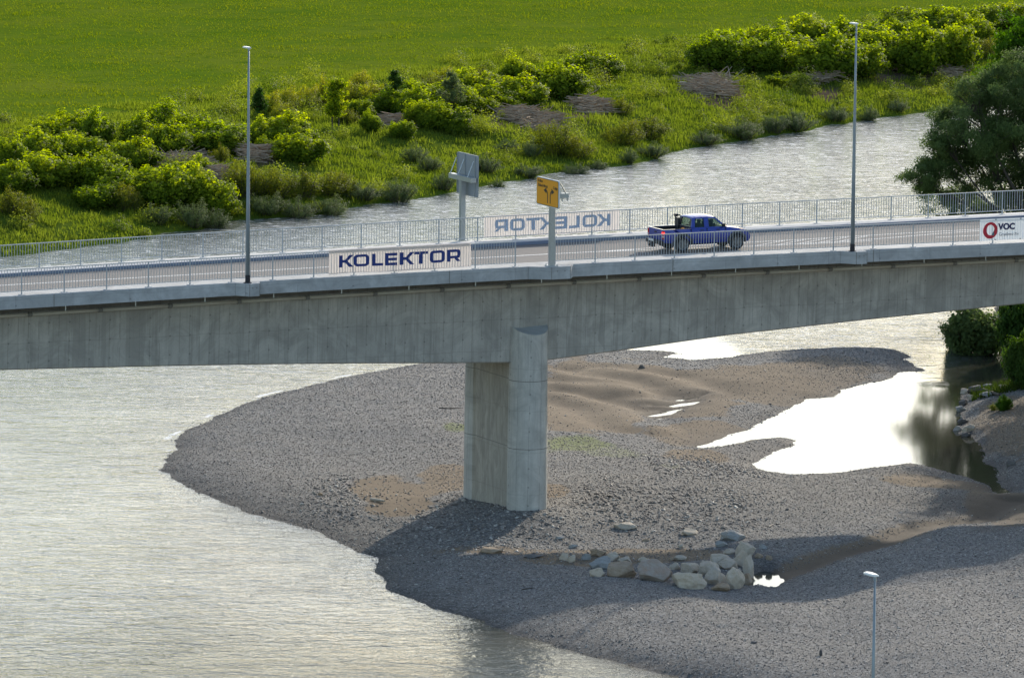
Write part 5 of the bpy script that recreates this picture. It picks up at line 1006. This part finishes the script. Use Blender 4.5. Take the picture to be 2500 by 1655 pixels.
# trees on the right bank
def tree(base, blobs_, mat, label, seed, leaf=.2, wd=.35, per=900, trunkr=.28, grp=None, multi=1):
    R = np.random.RandomState(seed); b = np.array(base, float); root = empty('tree', tuple(b)); prop(root, label, 'tree', grp); P = []; Nn = []; tb_ = MB()
    for (x, y, z, r) in blobs_:
        c = np.array([x, y, z]); n = int(per*r*r/4)
        # limb from the trunk to the blob with twigs
        mid = c*np.array([.45, .45, .55])+R.normal(0, .25, 3); rt_ = max(.05, trunkr*.35*r/2); tb_.tube([(0, 0, 0) if rnd.random() < .5 else (.15, .1, .5), tuple(c*.2+[0, 0, .6]), tuple(mid), tuple(c)], [trunkr*.6, trunkr*.5, rt_, .03], 7)
        sub_ = [c+R.normal(0, 1, 3)/1.6*r*np.array([1, 1, .75]) for k in range(int(14+r*5))]
        for s_ in sub_:
            tb_.tube([tuple(mid*.3+c*.7), tuple((mid*.1+c*.4+s_*.5)), tuple(s_)], [.035, .02, .008], 4, caps=False); m_ = max(20, n//len(sub_)*1); d = R.normal(0, 1, (m_, 3))*r*.20*np.array([1, 1, .7]); P.append(s_+d); o = (s_-c)/r+np.array([0, 0, .5]); Nn.append(np.tile(o, (m_, 1)))
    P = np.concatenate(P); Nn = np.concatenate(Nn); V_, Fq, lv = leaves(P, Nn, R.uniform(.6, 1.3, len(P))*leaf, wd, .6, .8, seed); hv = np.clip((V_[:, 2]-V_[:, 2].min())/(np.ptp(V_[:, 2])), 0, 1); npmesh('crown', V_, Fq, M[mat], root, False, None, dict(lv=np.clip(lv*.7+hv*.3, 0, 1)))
    tb_.tube([(0, 0, -.5), (.1, 0, 1.0), (0, .1, 2.2)], [trunkr*1.3, trunkr, trunkr*.8], 10); tb_.build('trunk', M['bark'], root); return root
def at_depth(px, py, Yd): d = ray(px, py); k = Yd/d[1]; return CAM+d*k
WB = np.array([*z0(2560, 712, .8), .8]); WYd = WB[1]
def bl_(px, py, rpx, dy=0.): q = at_depth(px, py, WYd+dy)-WB; return (q[0], q[1], q[2], rpx*(WYd)/F)
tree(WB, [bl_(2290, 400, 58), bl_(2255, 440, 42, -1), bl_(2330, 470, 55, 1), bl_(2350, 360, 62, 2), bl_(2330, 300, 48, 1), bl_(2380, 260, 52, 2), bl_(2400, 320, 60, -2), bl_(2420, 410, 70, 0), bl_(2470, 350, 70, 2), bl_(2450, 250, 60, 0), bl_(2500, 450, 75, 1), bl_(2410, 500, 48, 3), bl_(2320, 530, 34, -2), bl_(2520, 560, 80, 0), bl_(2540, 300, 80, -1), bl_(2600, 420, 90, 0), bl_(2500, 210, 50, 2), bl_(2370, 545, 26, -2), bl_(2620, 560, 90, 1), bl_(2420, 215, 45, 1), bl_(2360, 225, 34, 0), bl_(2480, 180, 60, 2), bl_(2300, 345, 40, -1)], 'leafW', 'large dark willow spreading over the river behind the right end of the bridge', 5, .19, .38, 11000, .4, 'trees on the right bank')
G2 = np.array([*z0(2700, 640, 1.5), 1.5]); GY2 = G2[1]
def bg_(px, py, rpx, dy=0.): q = at_depth(px, py, GY2+dy)-G2; return (q[0], q[1], q[2], rpx*GY2/F)
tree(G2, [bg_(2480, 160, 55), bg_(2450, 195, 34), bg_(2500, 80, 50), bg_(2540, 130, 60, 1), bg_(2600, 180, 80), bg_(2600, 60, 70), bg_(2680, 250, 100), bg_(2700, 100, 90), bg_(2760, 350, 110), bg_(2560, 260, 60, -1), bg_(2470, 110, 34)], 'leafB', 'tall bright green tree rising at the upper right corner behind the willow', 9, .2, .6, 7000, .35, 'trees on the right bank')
# trees that stand on the right bank beyond the frame and throw shade into it
for i, (x, y, hh, r) in enumerate([(34.5, 335, 11.5, 3.4), (38, 343, 13, 3.6), (36.5, 351, 12, 3.4), (43, 339, 14, 3.8), (48, 345, 15, 4.), (39.5, 355, 12, 3.2)]):
    g_ = ground(x, y); R = random.Random(i); tree((x, y, g_), [(R.uniform(-r, r)*.6, R.uniform(-r, r)*.6, hh*(.22+.07*k), r*R.uniform(.6, .8)) for k in range(11)], 'leafB', ['round', 'wide', 'leaning', 'tallest', 'narrow', 'sparse', 'lowest', 'crooked', 'dense', 'spreading', 'dark', 'slender', 'farthest'][i]+' leafy tree on the right bank beyond the frame', 40+i, .36, .75, 1500, .25, 'trees beyond the right frame edge')
# brushwood piles left by floods
def weeds():
    R = np.random.RandomState(77); n = 1700; X_ = R.uniform(-44, 60, n); Y_ = R.uniform(398, 585, n); z, dn, df = terrain(X_, Y_); k = (df > .2) & (df < 40) & (np.abs(X_) < Y_*.086+2) & (R.rand(n) < .35+1.2*(fbm(X_, Y_, 9, 51)-.35)); X_, Y_, z = X_[k], Y_[k], z[k]; P = []; Nn = []; S_ = []; Lz = []
    for x, y, zz in zip(X_, Y_, z):
        r = R.uniform(.4, 1.5); m_ = int(620*r); d = R.normal(0, 1, (m_, 3)); d /= np.linalg.norm(d, axis=1)[:, None]; d[:, 2] = np.abs(d[:, 2]); q = d*r*R.uniform(.45, 1.1, (m_, 1))*R.uniform(.75, 1.15, (m_, 3))*np.array([1, 1, R.uniform(.6, 1.7)]); P.append(q+[x, y, zz]); Nn.append(d+[0, 0, .5]); S_.append(R.uniform(.09, .2, m_)); Lz.append(np.full(m_, R.rand()))
    V_, Fq, lv = leaves(np.concatenate(P), np.concatenate(Nn), np.concatenate(S_), .5, .5, .3, 5); lv = np.clip(lv*.35+np.repeat(np.concatenate(Lz), 4)*.75, 0, 1); prop(npmesh('weeds', V_, Fq, M['weed'], None, False, None, dict(lv=lv)), 'low leafy weeds scattered through the grass of the far bank', 'weeds', kind='stuff')
M['weed'] = leafmat('low_weed_leaf', (.05, .095, .014), (.27, .29, .045), .5)
weeds()
def pile(px, py, a, b, label, seed):
    X_, Y_, Z_ = hit(px, py+b*.6); R = np.random.RandomState(seed); sc = 31.; n = int(120+a*b*.32); cc = R.normal(0, .42, (9, 2)); mb = MB(); w_, d_ = a/sc, b/3.6
    for k in range(n):
        q_ = cc[R.randint(9)]+R.normal(0, .16, 2); x, y = q_[0]*w_, q_[1]*d_; g_ = ground(X_+x, Y_+d_*.6+y); hh = .9*exp(-(x/w_)**2-(y/d_)**2)*R.rand(); an = R.normal(0, .5)+(pi if R.rand() < .5 else 0); L = R.uniform(.5, 2.2)*.6; el = R.normal(0, .14)+(.5 if R.rand() < .04 else 0); v = np.array([cos(an)*cos(el), sin(an)*cos(el), sin(el)])*L; c = np.array([x, y+d_*.6, g_-Z_+.06+hh]); mb.tube([tuple(c-v), tuple(c+R.normal(0, .05, 3)), tuple(c+v)], [R.uniform(.012, .045)]*3, 4, caps=False)
    o = mb.build('brushwood_pile', M['twig'] if seed % 3 else M['twig'], None); o.location = (X_, Y_, Z_); prop(o, label, 'brushwood', 'heaps of dead brushwood on the far bank')
for i, ((x, y, a, b), lab) in enumerate(zip(PILES, ['long brown heap of dead stalks in front of the middle thicket', 'large tangled heap of grey branches left of the right lamp', 'brown heap of stalks in the gap of the left thicket', 'dark heap of stalks immediately behind the left lamp', 'dark brown heap below the conical sapling', 'purplish heap at the lower right corner of the left thicket', 'thin scatter of stalks right of the long heap', 'narrow strip of stalks directly left of the right lamp', 'bare eroded strip under the bushes right of the right lamp', 'brown patch of stalks at the upper right between the bushes'])): pile(x, y, a, b, lab+' on the far bank', i+1)
mb = MB(); LG = [hit(1660+i*25, 212-i*2+(4 if i % 2 else 0)) for i in range(6)]; b0 = np.array(LG[0]); mb.tube([tuple(np.array(p)-b0+np.array((0, 0, .35))) for p in LG], [.10, .12, .11, .09, .07, .04], 7)
for k in range(9): q = np.array(LG[rnd.randrange(1, 6)])-b0; mb.tube([tuple(q+[0, 0, .3]), tuple(q+[rnd.uniform(-1.2, 1.2), rnd.uniform(-.5, .5), rnd.uniform(.5, 1.6)])], [.04, .015], 5)
o = mb.build('fallen_tree', M['log'], None); o.location = tuple(b0); prop(o, 'grey fallen tree with upright bare branches on the tangled heap left of the right lamp', 'dead tree')
# grass cover
def grass(name, n, xr, yr, dmin, dmax, hgt, wid, mat, label, seed, clump=3., hpow=1., nomask=False, right=False):
    R = np.random.RandomState(seed); X_ = R.uniform(*xr, n); Y_ = R.uniform(*yr, n)
    k = (np.abs(X_) < Y_*.092+3); X_, Y_ = X_[k], Y_[k]; z, dn, df = terrain(X_, Y_); br = np.zeros(len(X_))
    for x, y, a, b in PILES:
        c = z0(x, y, 2.2); r = np.sqrt(((X_-c[0])/(a/31))**2+((Y_-c[1])/(b/3.4))**2); br = np.maximum(br, 1-sm(.3, 1.1, r+(fbm(X_, Y_, 3, 14)-.5)*2.))
    c1 = fbm(X_, Y_, clump, seed); br = br*(not right); k = ((df > dmin) & (df < dmax+(fbm(X_, Y_, 5, 61)-.5)*14) if not right else (dn > .4) & (X_ > 24.5) & (Y_ > 349)) & (R.rand(len(X_)) > br*.9) & (R.rand(len(X_)) < sm(.22, .55, c1)+.25); X_, Y_, z, c1 = X_[k], Y_[k], z[k], c1[k]; n = len(X_)
    edge = sdf(farP, X_, Y_); big = 1+1.2*sm(.58, .75, fbm(X_, Y_, clump*.8, seed+5)); h_ = hgt*R.uniform(.5, 1.3, n)*big; a = R.uniform(0, pi, n); lean = R.normal(0, .28, (n, 2))*h_[:, None]; w_ = wid*R.uniform(.6, 1.4, n)
    P = np.stack([np.stack([X_-np.cos(a)*w_, Y_-np.sin(a)*w_, z-.03], -1), np.stack([X_+np.cos(a)*w_, Y_+np.sin(a)*w_, z-.03], -1), np.stack([X_+lean[:, 0]+np.cos(a)*w_*.4, Y_+lean[:, 1], z+h_], -1)], 1).reshape(-1, 3)
    lv = np.clip(.55*fbm(X_, Y_, 9, seed+3)+.5*R.rand(n)-.05, 0, 1); o = npmesh(name, P, np.arange(n*3).reshape(n, 3), mat, None, False, None, dict(lv=np.repeat(lv, 3))); prop(o, label, 'grass', kind='stuff')
grass('bank_grass', 620000, (-48, 60), (395, 590), .1, 40, .26, .05, M['grassB'], 'rough green grass and weeds covering the slope of the far bank', 3, 2.2)
grass('meadow_grass', 160000, (-60, 60), (440, 625), 36, 200, .12, .06, M['grassM'], 'short bright green grass of the wide meadow', 4, 5.)

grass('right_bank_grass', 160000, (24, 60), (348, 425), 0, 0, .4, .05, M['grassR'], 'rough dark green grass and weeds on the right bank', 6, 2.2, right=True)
